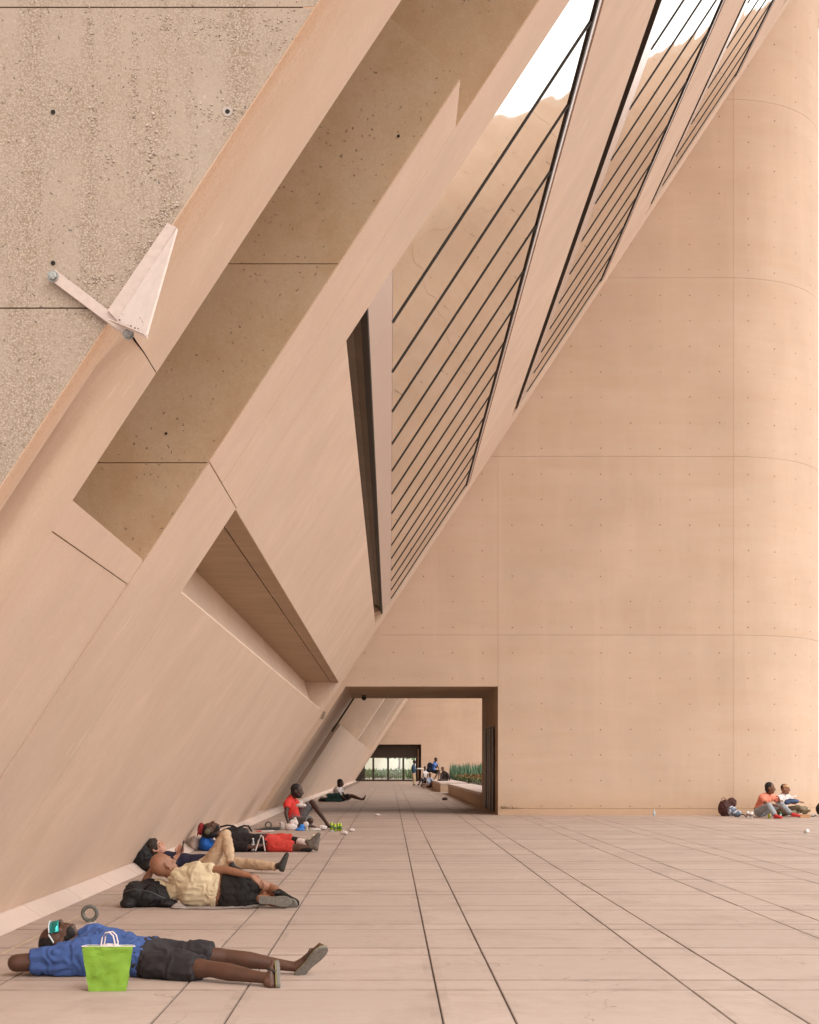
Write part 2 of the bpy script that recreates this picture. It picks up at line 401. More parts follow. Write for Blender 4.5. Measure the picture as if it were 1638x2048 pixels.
def clear_glass(name, tint=(.95, .97, .95), refl=.12):
    N = NT(name); tr = N.n('ShaderNodeBsdfTransparent'); tr.inputs[0].default_value = (*tint, 1)
    gl = N.n('ShaderNodeBsdfGlossy'); gl.inputs['Roughness'].default_value = .05; gl.inputs['Color'].default_value = (.9, .9, .9, 1)
    mxs = N.n('ShaderNodeMixShader'); mxs.inputs[0].default_value = refl
    N.l(tr.outputs[0], mxs.inputs[1]); N.l(gl.outputs[0], mxs.inputs[2]); N.l(mxs.outputs[0], N.o.inputs[0])
    return N.m
MT = {}
MT['lean'] = concrete('facade_concrete', (.65, .495, .39), 'lean')
MT['beam'] = concrete('stained_shaded_beam_concrete', (.63, .475, .365), 'beam')
MT['cast'] = concrete('tower_concrete', (.555, .415, .318), 'cast')
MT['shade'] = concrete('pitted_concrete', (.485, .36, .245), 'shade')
MT['pebble'] = concrete('bush_hammered_concrete', (.335, .262, .207), 'pebble')
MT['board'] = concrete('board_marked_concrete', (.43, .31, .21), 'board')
MT['kerb'] = concrete('kerb_concrete', (.58, .46, .40), 'none')
MT['pave'] = paving()
MT['joint'] = plain('joint_dirt', (.075, .05, .04), .95, 0, .4, 3)
MT['seal'] = plain('pale_joint_sealant', (.62, .45, .28), .8, 0, .2, 20)
MT['glass'] = glass_refl()
MT['lilac'] = plain('coated_spandrel_glass', (.60, .53, .52), .16, .55)
MT['dark'] = plain('dark_bronze', (.028, .018, .011), .6, .1, .2, 3)
MT['liner'] = plain('bronze_liner', (.17, .12, .08), .5, .55, .15, 1.2)
MT['strip'] = plain('pale_aluminium_trim', (.60, .52, .50), .35, .5)
MT['white'] = plain('white_paint_chipped', (.46, .355, .31), .55, 0, .08, 40)
MT['rust'] = plain('rust_spots', (.14, .07, .04), .8)
MT['steel'] = plain('galvanised_steel', (.26, .25, .235), .5, .7, .3, 60, bumpd=.002)
MT['ring'] = plain('weathered_cast_ring', (.135, .13, .115), .7, .1, .35, 45, bumpd=.004)
MT['tie'] = plain('tie_hole_mortar', (.23, .15, .10), .95)
MT['black'] = plain('black_hole', (.012, .01, .009), .9)
# ------------------------------------------------------------------ the plaza
ground = empty('plaza_pavement', (0, 0, 0)); ground['kind'] = 'structure'; ground['label'] = 'plaza paved with square concrete slabs and narrow dark-jointed bands'
def sheet(m, x0, x1, y0, y1, dz):
    ys = [y0]+[q for q in (-20., 50.) if y0 < q < y1]+[y1]
    for a, b in zip(ys[:-1], ys[1:]):
        m.quad((x0, a, zg(a)+dz), (x1, a, zg(a)+dz), (x1, b, zg(b)+dz), (x0, b, zg(b)+dz))
RX0, RX1 = CX0-CM*2-1.138, CX0+CM*8
RY0, RY1 = CY0-CM*3, CY0+CM*41
m = M(); sheet(m, RX0-.3, RX1+.02, RY0-.02, RY1+.02, -.022); m.build('joint_bed', MT['joint'], ground)
m = M(); sheet(m, -1500, 1500, -1500, RY0, 0); sheet(m, -1500, RX0, RY0, RY1, 0); sheet(m, RX1, 1500, RY0, RY1, 0); sheet(m, -1500, 1500, RY1, 3000, 0)
m.build('outer_paving', MT['pave'], ground)
TILT = math.atan(.0025)
slab_me = {}
def slab_mesh(wx, wy):
    k = (round(wx, 3), round(wy, 3))
    if k not in slab_me:
        q = M().box((0, 0, -.03), (wx, wy, 0)); me = q.mesh('paving_slab')
        bm = bmesh.new(); bm.from_mesh(me)
        bmesh.ops.bevel(bm, geom=[e for e in bm.edges if all(v.co.z > -.01 for v in e.verts)], offset=.004, segments=1, affect='EDGES')
        bm.to_mesh(me); bm.free(); me.materials.append(MT['pave']); slab_me[k] = me
    return slab_me[k]
cells = []
for i in range(-3, 8):
    for j in range(-3, 41):
        for a in (0, 1):
            for b in (0, 1):
                x0 = CX0+CM*i+(.381 if a else 0); x1 = CX0+CM*i+(CM if a else .381)
                y0 = CY0+CM*j+(.381 if b else 0); y1 = CY0+CM*j+(CM if b else .381)
                if x1 > RX1 or x0 < RX0-.05 and x1 < RX0+.05: continue
                if y0 > 36 and x1 > 3.2 and y1 < 43.6: pass
                vis = y1 > 7.1 and x0 < (858/F)*y1+.1 and x1 > (-780/F)*y1-.1
                cells.append((0 if vis else 1, (y0-7)**1, x0, x1, y0, y1, a, b))
cells.sort(key=lambda c: (c[0], c[1]))
gx, gy = .0038, .0062      # half joint widths
rest = M()
rr = random.Random(3)
for n_, (vv, _, x0, x1, y0, y1, a, b) in enumerate(cells):
    jz = rr.uniform(-.0012, .0012)
    wx, wy = x1-x0-2*gx, y1-y0-2*gy
    if n_ < 298:
        o = bpy.data.objects.new('paving_slab', slab_mesh(wx, wy)); link(o, ground)
        o.location = (x0+gx, y0+gy, zg(y0)+jz); o.rotation_euler = (TILT if y0 < 50 else 0, 0, 0)
    else:
        za, zb = zg(y0)+jz, zg(y1)+jz
        rest.add([(x0+gx, y0+gy, za), (x1-gx, y0+gy, za), (x1-gx, y1-gy, zb), (x0+gx, y1-gy, zb),
                  (x0+gx, y0+gy, za-.03), (x1-gx, y0+gy, za-.03), (x1-gx, y1-gy, zb-.03), (x0+gx, y1-gy, zb-.03)],
                 [(0, 1, 2, 3), (0, 4, 5, 1), (1, 5, 6, 2), (2, 6, 7, 3), (3, 7, 4, 0)])
rest.build('paving_slabs_beyond', MT['pave'], ground, kind='stuff')
sx = CX0-2*CM
m = M(); sheet(m, sx-.0055, sx+.0055, RY0, RY1, -.0005); m.build('joint_sealant', MT['seal'], ground)
# ------------------------------------------------------------------ the leaning building
bld = empty('office_building', (0, 0, 0), 'buff concrete building whose window-banded facade leans out over the plaza', 'building')
def pt(zr, o=0.): q = V((PX(zr), 0, zr))+INW*o; return (q.x, q.z+HC)
def fbox(name, y0, y1, z0, z1, o0, o1, mat, parent=bld, bevel=.003, label=None):
    m = M(); m.prism([pt(z0, o0), pt(z1, o0), pt(z1, o1), pt(z0, o1)], y0, y1)
    return m.build(name, mat, parent, bevel=bevel, label=label)
ZT = 31.0        # top of the facade over eye height
ZB = -1.245      # top of the kerb
G = .002         # half of a panel joint
# rough end wall that faces the camera, in lifts, with the smooth beam running up its edge
for z0, z1, mt in ((-1.5, 3.307-HC, 'lift_low'), (3.307-HC, 4.590-HC, 'lift_mid'), (4.590-HC, 9.3, 'lift_top'), (9.3, 14, 'lift_top'), (14, ZT, 'lift_top')):
    m = M(); zz0, zz1 = z0+.003, z1-.003
    a = (PX(zz0)-.004, zz0+HC); b = (PX(zz1)-.004, zz1+HC)
    m.prism([(-16, zz0+HC), a, b, (-16, zz1+HC)], 5.93, 5.98)
    m.build('wall_panel', MT['pebble'] if mt != 'lift_low' else MT['pebble'], bld, label='bush-hammered end wall panel with exposed pebbles')
m = M(); m.prism([(-16, 0), (PX(-1.2)-.3, 0), (PX(ZT)-.3, ZT+HC), (-16, ZT+HC)], 5.97, 6.8); m.build('wall_core', MT['shade'], bld)
def beam(z0, z1, valley):
    m = M(); ny = 22; nz = max(4, int((z1-z0)/.18)); vs = []; fs = []
    for i in range(nz+1):
        zr = z0+(z1-z0)*i/nz
        for j in range(ny+1):
            t = j/ny; y = 5.9315+(6.9-5.9315)*t
            d = 0
            k = valley*min(1, max(0, (z1-zr)/.15)+.25) if valley > .5 else valley
            d += .10*k*math.exp(-((t-.45)/.17)**2)            # worn valley along the beam
            d += .003*noise.noise(V((y*6, zr*2, 1)))*min(1, t*4)
            q = pt(zr, d); vs.append((q[0], y, q[1]))
    for i in range(nz):
        for j in range(ny):
            a = i*(ny+1)+j; fs.append((a, a+1, a+ny+2, a+ny+1))
    # return faces at both sides and ends
    n = len(vs)
    for i in range(nz+1):
        zr = z0+(z1-z0)*i/nz
        q = pt(zr, .045); vs.append((q[0], 5.9325, q[1])); q = pt(zr, .9); vs.append((q[0], 6.9, q[1]))
    for i in range(nz):
        fs.append((i*(ny+1), (i+1)*(ny+1), n+2*i+2, n+2*i)); fs.append((i*(ny+1)+ny, (i+1)*(ny+1)+ny, n+2*i+3, n+2*i+1))
    m.add(vs, fs)
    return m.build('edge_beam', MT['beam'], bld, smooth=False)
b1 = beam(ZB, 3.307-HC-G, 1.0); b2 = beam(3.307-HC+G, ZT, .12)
for b_ in (b1, b2):
    for p in b_.data.polygons: p.use_smooth = True
    b_.data.set_sharp_from_angle(angle=.6)
# slot between beam and pier: low wall with a sill
fbox('wall_panel', 6.9+G, 8.93-G, ZB, 1.174-.001, .012, .9, MT['lean'])
fbox('sill', 6.9+G, 8.93-G, 1.174+.002, 1.33, .009, 2.4, MT['lean'])
# pier in two lifts
fbox('pier_panel', 8.93+G, 10.5-G, ZB, 1.963-G, 0, 2.6, MT['lean'])
m = M(); zt = ZT
def fb(m, y0, y1, z0, z1, o0, o1): m.prism([pt(z0, o0), pt(z1, o0), pt(z1, o1), pt(z0, o1)], y0, y1)
fb(m, 9.6, 10.5-G, 1.963+G, zt, 0, 3.2)
m.build('pier', MT['lean'], bld, bevel=.002)
m = M(); q = pt(4.42); m.prism([pt(1.963+G), q, (q[0]-3., q[1]+2.64), pt(1.963+G, 3.2)], 8.93, 9.598)
m.build('pier_block', MT['lean'], bld, bevel=.004)
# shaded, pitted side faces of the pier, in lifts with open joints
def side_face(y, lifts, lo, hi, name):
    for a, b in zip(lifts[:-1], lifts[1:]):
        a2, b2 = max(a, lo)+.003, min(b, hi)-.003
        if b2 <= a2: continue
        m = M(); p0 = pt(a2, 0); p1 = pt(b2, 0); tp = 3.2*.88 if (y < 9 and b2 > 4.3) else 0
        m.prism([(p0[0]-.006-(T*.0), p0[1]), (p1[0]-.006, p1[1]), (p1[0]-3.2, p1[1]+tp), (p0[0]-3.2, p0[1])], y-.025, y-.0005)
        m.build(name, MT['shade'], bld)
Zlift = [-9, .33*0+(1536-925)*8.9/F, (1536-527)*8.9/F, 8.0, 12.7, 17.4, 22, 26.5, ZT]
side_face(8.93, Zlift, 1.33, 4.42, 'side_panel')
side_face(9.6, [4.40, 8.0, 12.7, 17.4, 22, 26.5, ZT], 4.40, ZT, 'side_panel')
# bay: wall below, curved scoop, soffit, spandrels
YB0, YB1 = 10.5, 31.6
lip = [(-1.58+.0, 1.341), (-1.68, 1.395), (-1.765, 1.466), (-1.82, 1.55), (-1.857, 1.648), (-1.90, 1.80), (-1.925, 1.954)]
poly = [(x, z+HC) for x, z in lip]
poly = [pt(1.325, 0)]+poly+[(-2.7, 1.954+HC), (-3.3, .6+HC), pt(ZB, .6), pt(ZB, 0)]
# scoop is one long cast piece; lower wall joints every panel
m = M(); m.prism(poly, YB0+G, YB1-G); o = m.build('scooped_wall', MT['lean'], bld)
m = M(); m.prism([pt(1.954), pt(3.227), pt(3.227, .3), (-1.335, 2.6+HC), (-1.335, 1.954+HC)], YB0+G, YB1-G)
m.build('spandrel', MT['lean'], bld)
m = M(); m.prism([(-1.352, 1.954+HC), (-1.352, 2.5+HC), (-2.8, 2.5+HC), (-2.8, 1.9545+HC)], YB0+G, YB1-G); m.build('soffit', MT['board'], bld)
m = M(); m.prism([(-1.12, 1.950+HC), (-1.30, 1.950+HC), (-1.30, 1.9535+HC), (-1.14, 1.9535+HC)], YB0+.02, YB1-.02)
m = M(); m.prism([(-1.172, 1.9500+HC), (-1.335, 1.9500+HC), (-1.335, 1.9538+HC), (-1.172, 1.9538+HC)], YB0+G, YB1-G); m.build('soffit_edge', MT['board'], bld)
STO = 4.655
for k in range(6):
    s0 = 3.227+STO*k
    if k:
        m = M(); m.prism([pt(s0-1.40), pt(s0), pt(s0, .32), pt(s0-1.40, .32)], YB0+G, YB1-G); m.build('spandrel', MT['lean'], bld)
    # curved bronze liner in the slot under the glass
    prof = [pt(s0-.10, .33), pt(s0+.02, .40), pt(s0+.14, .40), pt(s0+.24, .33), pt(s0+.29, .20), pt(s0+.31, .055)]
    seg = [YB0+.02]+[11.4+2.93*i for i in range(0, 7)]+[31.15]
    for a, b in zip(seg[:-1], seg[1:]):
        m = M(); n = len(prof)
        back = [(x-.03, z+.03) for x, z in prof]
        m.prism(prof+back[::-1], a+.004, b-.004); m.build('curved_liner', MT['liner'], bld)
    m = M(); m.prism([pt(s0, .32), pt(s0+.27, .05), pt(s0+.30, .6), pt(s0, .6)], 31.2, YB1-G); m.build('slot_end', MT['cast'], bld)
    # window band
    fr = M(); fb(fr, YB0+.02, YB1-.02, s0+3.163, s0+3.187, .012, .08); fb(fr, YB0+.02, YB1-.02, s0+.262, s0+.275, .02, .09)
    win = fr.build('window', MT['dark'], bld)
    fb_ = M(); fb(fb_, YB0+.02, YB1-.02, s0+3.198, s0+3.25, .014, .06); fb_.build('head_trim', MT['strip'], win)
    ys = [YB0+.02]+[11.91+1.493*i for i in range(0, 14)]+[YB1-.02]
    for i, (a, b) in enumerate(zip(ys[:-1], ys[1:])):
        m = M(); fb(m, a+(.010 if i else 0), b-.010, s0+.576, s0+3.158, .03, .045); m.build('pane', MT['glass'], win)
        m = M(); fb(m, a+.004, b-.004, s0+.276, s0+.572, .03, .045); m.build('lower_pane', MT['lilac'], win)
        if i:
            m = M(); fb(m, a-.0105, a+.0105, s0+.574, s0+3.159, .018, .05); m.build('mullion', MT['dark'], win)
# pier at the far end of the bay with a rounded outer edge, return wall behind it
m = M(); R = .32; prof = []
zz = [ZB, ZT]
pr = [(0, YB1+G), (0, 33.06-R)]+[(R-R*math.cos(a), 33.06-R+R*math.sin(a)) for a in [math.pi/2*i/6 for i in range(1, 7)]]+[(2.6, 33.06), (2.6, YB1+G)]
vs = [];  n = len(pr)
for z in zz:
    for o_, y in pr: q = pt(z, o_); vs.append((q[0], y, q[1]))
fs = [tuple(range(n)), tuple(range(2*n-1, n-1, -1))]+[(i, (i+1) % n, n+(i+1) % n, n+i) for i in range(n)]
m.add(vs, fs); m.build('end_pier', MT['lean'], bld)
fbox('recessed_wall', 33.0, 37.05, ZB-.2, ZT, .42, .9, MT['lean'])
# body of the building behind, roof, and the stretch behind the camera
for (y0, y1) in ((6.86, 37.0), (43.5, 128.0)):
    m = M(); m.prism([pt(-1.5, 3.1), pt(ZT, 3.1), (-30, ZT+HC), (-30, -.5)], y0, y1); m.build('inner_mass', MT['shade'], bld)
m = M(); m.prism([pt(ZT, 0), pt(ZT+1.2, 0), (-30, ZT+1.2+HC), (-30, ZT+HC)], 5.95, 128); m.build('roof', MT['lean'], bld)
# stretch beyond the first tower
fbox('wall_panel', 43.5, 127.9, ZB, 1.36, 0, .5, MT['lean'])
fbox('rib', 66.0, 67.6, 1.37, ZT, 0, 3.1, MT['lean']); fbox('rib', 94.0, 95.8, 1.37, ZT, 0, 3.1, MT['lean'])
fbox('pier', 111.0, 127.8, 1.37, ZT, 0, 3.1, MT['lean'])
for k in range(6):
    s0 = 8.9+4.6*k
    if s0 < ZT-3:
        for a, b in ((43.5, 65.9), (67.7, 93.9), (95.9, 110.9)): fbox('spandrel', a, b, s0-1.4, s0+3, .1, .4, MT['lean'])
# ------------------------------------------------------------------ kerb stones along the foot of the building
kerb = empty('sloping_kerb', (0, 0, 0), 'pale sloping concrete kerb along the foot of the leaning wall', 'kerb')
ks = [5.0, 6.4, 7.9, 9.3, 10.7, 12.2, 13.8, 15.3, 16.9]
while ks[-1] < 127: ks.append(ks[-1]+1.52)
kst = M()
for i, (a, b) in enumerate(zip(ks[:-1], ks[1:])):
    q = kst if a > 45 else M(); z = zg(a); z2 = zg(b); g_ = .004
    sec = lambda z_, y: [(-3.055, y, z_-.02), (-3.055, y, z_+.006), (-3.215, y, z_+.112), (-3.6, y, z_+.13), (-3.6, y, z_-.02)]
    vs = sec(z, a+g_)+sec(z2, b-g_)
    q.add(vs, [(0, 1, 2, 3, 4), (9, 8, 7, 6, 5)]+[(j, (j+1) % 5, 5+(j+1) % 5, 5+j) for j in range(5)])
    if q is not kst: q.build('kerb_stone', MT['kerb'], kerb, bevel=.003)
kst.build('kerb_stones_beyond', MT['kerb'], kerb, kind='stuff')
# ------------------------------------------------------------------ stair towers
def tower(y0, label, near):
    t = empty('stair_tower', (0, y0, 0), label, 'tower')
    dep = 6.4; R = 3.2; xc = 9.055; xr = 2.873; zt = (163/75.1)+HC; top = 36
    xj = lambda z: -2.61+T*(z-HC)
    yc = y0+R
    def path(s):      # s: distance along the front, then round the end
        if s <= xc: return V((s, y0, 0)), V((0, -1, 0))
        a = (s-xc)/R
        return V((xc+R*math.sin(a), yc-R*math.cos(a), 0)), V((math.sin(a), -math.cos(a), 0))
    # core
    m = M(); nn = 20; ring = []
    ring = [(xr+.02, y0+.03), (xc, y0+.03)]+[(xc+(R-.03)*math.sin(math.pi*i/nn), yc-(R-.03)*math.cos(math.pi*i/nn)) for i in range(1, nn)]+[(xc, y0+dep-.03), (xr+.02, y0+dep-.03)]
    n = len(ring); m.add([(x, y, -.6) for x, y in ring]+[(x, y, top) for x, y in ring], [tuple(range(n)), tuple(range(2*n-1, n-1, -1))]+[(i, (i+1) % n, n+(i+1) % n, n+i) for i in range(n)])
    m.build('core', MT['cast'], t)
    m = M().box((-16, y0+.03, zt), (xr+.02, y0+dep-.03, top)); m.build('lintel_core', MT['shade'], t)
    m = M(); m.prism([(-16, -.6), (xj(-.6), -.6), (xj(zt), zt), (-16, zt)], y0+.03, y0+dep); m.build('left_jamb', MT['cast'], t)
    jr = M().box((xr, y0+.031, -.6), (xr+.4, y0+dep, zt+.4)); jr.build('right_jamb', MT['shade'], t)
    # panels
    zl = [.265]+[4.885+4.754*i for i in range(7)]
    def panel(s0, s1, z0, z1, name='wall_panel', off=0., thick=.028, mat=MT['cast']):
        ns = 1 if s1 <= xc+.2 else max(2, int((s1-s0)/.25))
        vs = []; fs = []; g = .0016
        for i in range(ns+1):
            s_ = s0+g+(s1-s0-2*g)*i/ns; p, nr = path(s_-(.0008 if i == 0 else -.0008 if i == ns else 0))
            for d, z in ((off, z0+g), (off, z1-g), (off-thick, z1-g), (off-thick, z0+g)): vs.append((p.x+nr.x*d, p.y+nr.y*d, z))
        for i in range(ns):
            for j in range(4): fs.append((i*4+j, i*4+(j+1) % 4, i*4+4+(j+1) % 4, i*4+4+j))
        fs += [(0, 1, 2, 3), (ns*4+3, ns*4+2, ns*4+1, ns*4)]
        q = M(); q.add(vs, fs); o = q.build(name, mat, t, bevel=.003)
        if ns > 1:
            for p in o.data.polygons: p.use_smooth = True
            o.data.set_sharp_from_angle(angle=.5)
        return o
    E = xc+math.pi*R
    for i, (a, b) in enumerate(zip(zl[:-1], zl[1:])):
        if i == 0:
            panel(xr, 9.15, a, b); panel(9.15, E, a, b)
            m = M(); g = .0016
            m.prism([(xj(zt)-.0, zt), (xr-g, zt), (xr-g, b-g), (-16, b-g), (-16, zt)], y0, y0+.028); m.build('lintel_panel', MT['cast'], t)
            m = M(); m.prism([(-16, -.3), (xj(-.3), -.3), (xj(zt), zt-.002), (-16, zt-.002)], y0, y0+.028); m.build('wall_panel', MT['cast'], t)
        else:
            panel(-16, xr, a, b); panel(xr, 9.15, a, b); panel(9.15, E, a, b)
    panel(xr-.0, 9.15, -.3, .262, 'plinth_panel', .012, .04); panel(9.15, E, -.3, .262, 'plinth_panel', .012, .04)
    m = M().box((-16, y0, top), (xc, y0+dep, top+.4)); m.build('coping', MT['cast'], t)
    if near:
        ties = M()
        ss = [3.248+.788*i for i in range(-16, 13)]
        zz = [9.17+.68*i for i in range(-13, 38)]
        for s_ in ss:
            for z in zz:
                if z > 24: continue
                if s_ < xr+.15 and z < zt+.15: continue
                if s_ < -2.6+T*(z-HC)-.6: continue
                jx = rr.uniform(-.01, .01); p, nr = path(s_+jx); c = V((p.x, p.y, z+rr.uniform(-.01, .01)))
                sv = V((nr.y, -nr.x, 0)); r = rr.uniform(.010, .020); vs = [c+nr*.0025+sv*(r*math.cos(q*math.pi/4))+V((0, 0, r*math.sin(q*math.pi/4))) for q in range(8)]
                ties.add(vs+[v-nr*.006 for v in vs], [tuple(range(8))]+[(q, (q+1) % 8, 8+(q+1) % 8, 8+q) for q in range(8)])
        ties.build('tie_holes', MT['tie'], t, kind='stuff')
    return t
tw1 = tower(37.0, 'tall stair tower with rounded corner and a passage through its base', True)
tw2 = tower(128.0, 'distant stair tower with glass doors, seen through the passage', False)
# patch of grey mortar on the near tower, dark channel at the far end of the jamb
p = W(645, 1430, 36.99); m = M(); m.slab([p+V((-.06, 0, -.1)), p+V((.02, 0, -.12)), p+V((.09, 0, .08)), p+V((.02, 0, .1))], (0, .012, 0)); m.build('mortar_patch', plain('grey_mortar', (.27, .20, .15), .9, 0, .2, 20), tw1)
# ------------------------------------------------------------------ people
SK = {'dark': skin('dark_skin', (.082, .036, .021)), 'brown': skin('brown_skin', (.155, .066, .034)), 'mid': skin('tan_skin', (.27, .125, .07)),
      'deep': skin('deep_skin', (.05, .024, .016)), 'light': skin('light_skin', (.52, .27, .19))}
HAIR = plain('black_hair', (.014, .010, .009), .8, 0, .3, 40, bumpd=.006)
HAIRB = plain('dark_brown_hair', (.035, .020, .013), .7, 0, .4, 30, bumpd=.006)
EYE = plain('eye', (.10, .08, .07), .2)
FB = {}
def fab(name, c):
    if name not in FB: FB[name] = fabric(name, c)
    return FB[name]
def nrm(v): return V(v).normalized()
def head(A, c, up, fw, s=1., jaw=1.):
    c = V(c); up = nrm(up); fw = nrm(V(fw)-up*V(fw).dot(up)); sd = up.cross(fw)
    A.ell(c+up*.022*s-fw*.006*s, (sd*.074*s, fw*.096*s, up*.098*s))
    A.ell(c+fw*.026*s-up*.045*s, (sd*.058*s, fw*.064*s, up*.078*s))
    A.ell(c+fw*.058*s-up*.098*s, (sd*.026*s*jaw, fw*.026*s, up*.020*s), 10, 6)
    for q in (1, -1):
        A.loft([c+sd*q*.046*s-up*.03*s-fw*.0*s, c+sd*q*.034*s+fw*.04*s-up*.088*s], [.022*s, .016*s])
        A.ell(c+sd*q*.040*s+fw*.066*s-up*.020*s, (sd*.022*s, fw*.016*s, up*.018*s), 10, 6)
        A.ell(c+sd*q*.079*s-fw*.012*s-up*.012*s, (sd*.011*s, (fw*.9-up*.1)*.018*s, up*.031*s), 10, 6)
    A.loft([c+fw*.085*s+up*.012*s, c+fw*.102*s-up*.012*s, c+fw*.109*s-up*.034*s], [.009*s, .011*s, .014*s])
    A.loft([c+fw*.088*s-sd*.015*s-up*.036*s, c+fw*.088*s+sd*.015*s-up*.036*s], [.011*s, .011*s])
    A.loft([c+fw*.080*s-sd*.034*s+up*.022*s, c+fw*.086*s+up*.020*s, c+fw*.080*s+sd*.034*s+up*.022*s], [.010*s]*3)
    A.loft([c+fw*.079*s-sd*.022*s-up*.064*s, c+fw*.090*s-up*.060*s, c+fw*.079*s+sd*.022*s-up*.064*s], [.008*s]*3)
    A.loft([c+fw*.077*s-sd*.018*s-up*.075*s, c+fw*.086*s-up*.074*s, c+fw*.077*s+sd*.018*s-up*.075*s], [.0085*s]*3)
    return sd
def hand(P, X, wr, d, pn, curl=.5, s=1., thumb=1, closed=None):
    """palm joined to the arm (P), five fingers (X): unequal, bent towards the palm normal pn"""
    wr = V(wr); d = nrm(d); pn = nrm(V(pn)-d*V(pn).dot(d)); sv = d.cross(pn)*thumb
    P.loft([wr, wr+d*.035*s, wr+d*.085*s], [(.024*s, .017*s), (.038*s, .015*s), (.040*s, .012*s)], sv, 10)
    for i, (off, ln) in enumerate(((.030, .072), (.011, .080), (-.009, .075), (-.028, .058))):
        p = wr+d*.080*s+sv*off*s; a = .15+curl*.35; dd = nrm(d+sv*off*2.5); pts = [wr+d*.06*s+sv*off*s*.9, p]
        for k, seg in enumerate((.44, .32, .24)):
            a2 = a+curl*.75*k; v = dd*math.cos(a2)+pn*math.sin(a2); p = p+v*ln*seg*s; pts.append(p)
        X.loft(pts, [.0085*s, .0088*s, .0082*s, .0075*s, .0062*s], sv, 8)
    p0 = wr+d*.022*s+sv*.026*s; v1 = nrm(d*.6+sv*.85+pn*.25); v2 = nrm(d*.9+sv*.35+pn*(.3+curl*.5))
    X.loft([p0-v1*.012*s, p0+v1*.034*s, p0+v1*.034*s+v2*.030*s, p0+v1*.034*s+v2*.052*s], [.012*s, .0105*s, .0095*s, .007*s], None, 8)
def foot(A, X, an, heel, toe, up, s=1., toes=True):
    """an ankle, heel and toe tip on the sole side, up = instep direction"""
    an, heel, toe = V(an), V(heel), V(toe); d = nrm(toe-heel); up = nrm(V(up)-d*V(up).dot(d)); sv = d.cross(up); L_ = (toe-heel).length
    A.loft([heel+d*.03*s+up*.030*s, heel+d*L_*.35+up*.036*s, heel+d*L_*.68+up*.024*s, heel+d*L_*.86+up*.016*s], [(.030*s, .028*s), (.034*s, .034*s), (.044*s, .023*s), (.040*s, .015*s)], sv)
    A.loft([an, heel+d*.055*s+up*.05*s], [.035*s, .034*s]); A.loft([an, heel+d*L_*.45+up*.035*s], [.033*s, .028*s])
    if toes:
        for i, (o, r, l) in enumerate(((.030, .0125, 0), (.011, .009, .003), (-.006, .0085, -.004), (-.021, .008, -.012), (-.034, .0075, -.022))):
            X.loft([heel+d*(L_*.80)+sv*o*s+up*.014*s, heel+d*(L_-.012+l)+sv*o*s+up*.012*s], [r*s, r*.9*s], None, 8)
    return d, up, sv, L_
def sole(name, mat, par, heel, toe, up, s=1., th=.02, off=-.002, wmul=1.):
    heel, toe = V(heel), V(toe); d = nrm(toe-heel); up = nrm(V(up)-d*V(up).dot(d)); sv = d.cross(up); L_ = (toe-heel).length
    out = [(-.02, 0), (-.012, .022), (.05, .032), (.4, .030), (.62, .040), (.82, .044), (.95, .034), (1.03, .008), (1.03, -.008), (.96, -.028), (.82, -.040), (.62, -.038), (.4, -.028), (.05, -.032), (-.012, -.022)]
    pts = [heel+d*(L_*a)+sv*b*1.08*s*wmul+up*off for a, b in out]
    m = M(); m.slab(pts, -up*th*s); return m.build(name, mat, par, bevel=.003*s)
def shoe(name, mat, par, an, heel, toe, up, s=1., voxel=.01):
    an, heel, toe = V(an), V(heel), V(toe); d = nrm(toe-heel); up = nrm(V(up)-d*V(up).dot(d)); sv = d.cross(up); L_ = (toe-heel).length
    A = M(); A.loft([heel+d*.03*s+up*.038*s, heel+d*L_*.35+up*.045*s, heel+d*L_*.68+up*.034*s, heel+d*L_*.9+up*.026*s], [(.038*s, .038*s), (.042*s, .044*s), (.050*s, .034*s), (.042*s, .026*s)], sv)
    A.loft([an+(an-heel)*.15, heel+d*.065*s+up*.06*s], [.042*s, .040*s], None, 14, False)
    A.loft([heel+d*.01*s+up*.012*s, heel+d*L_*.5+up*.01*s, heel+d*L_*.92+up*.012*s], [(.040*s, .014*s), (.040*s, .012*s), (.046*s, .013*s)], sv)
    return A.blob(name, mat, par, voxel, 2)
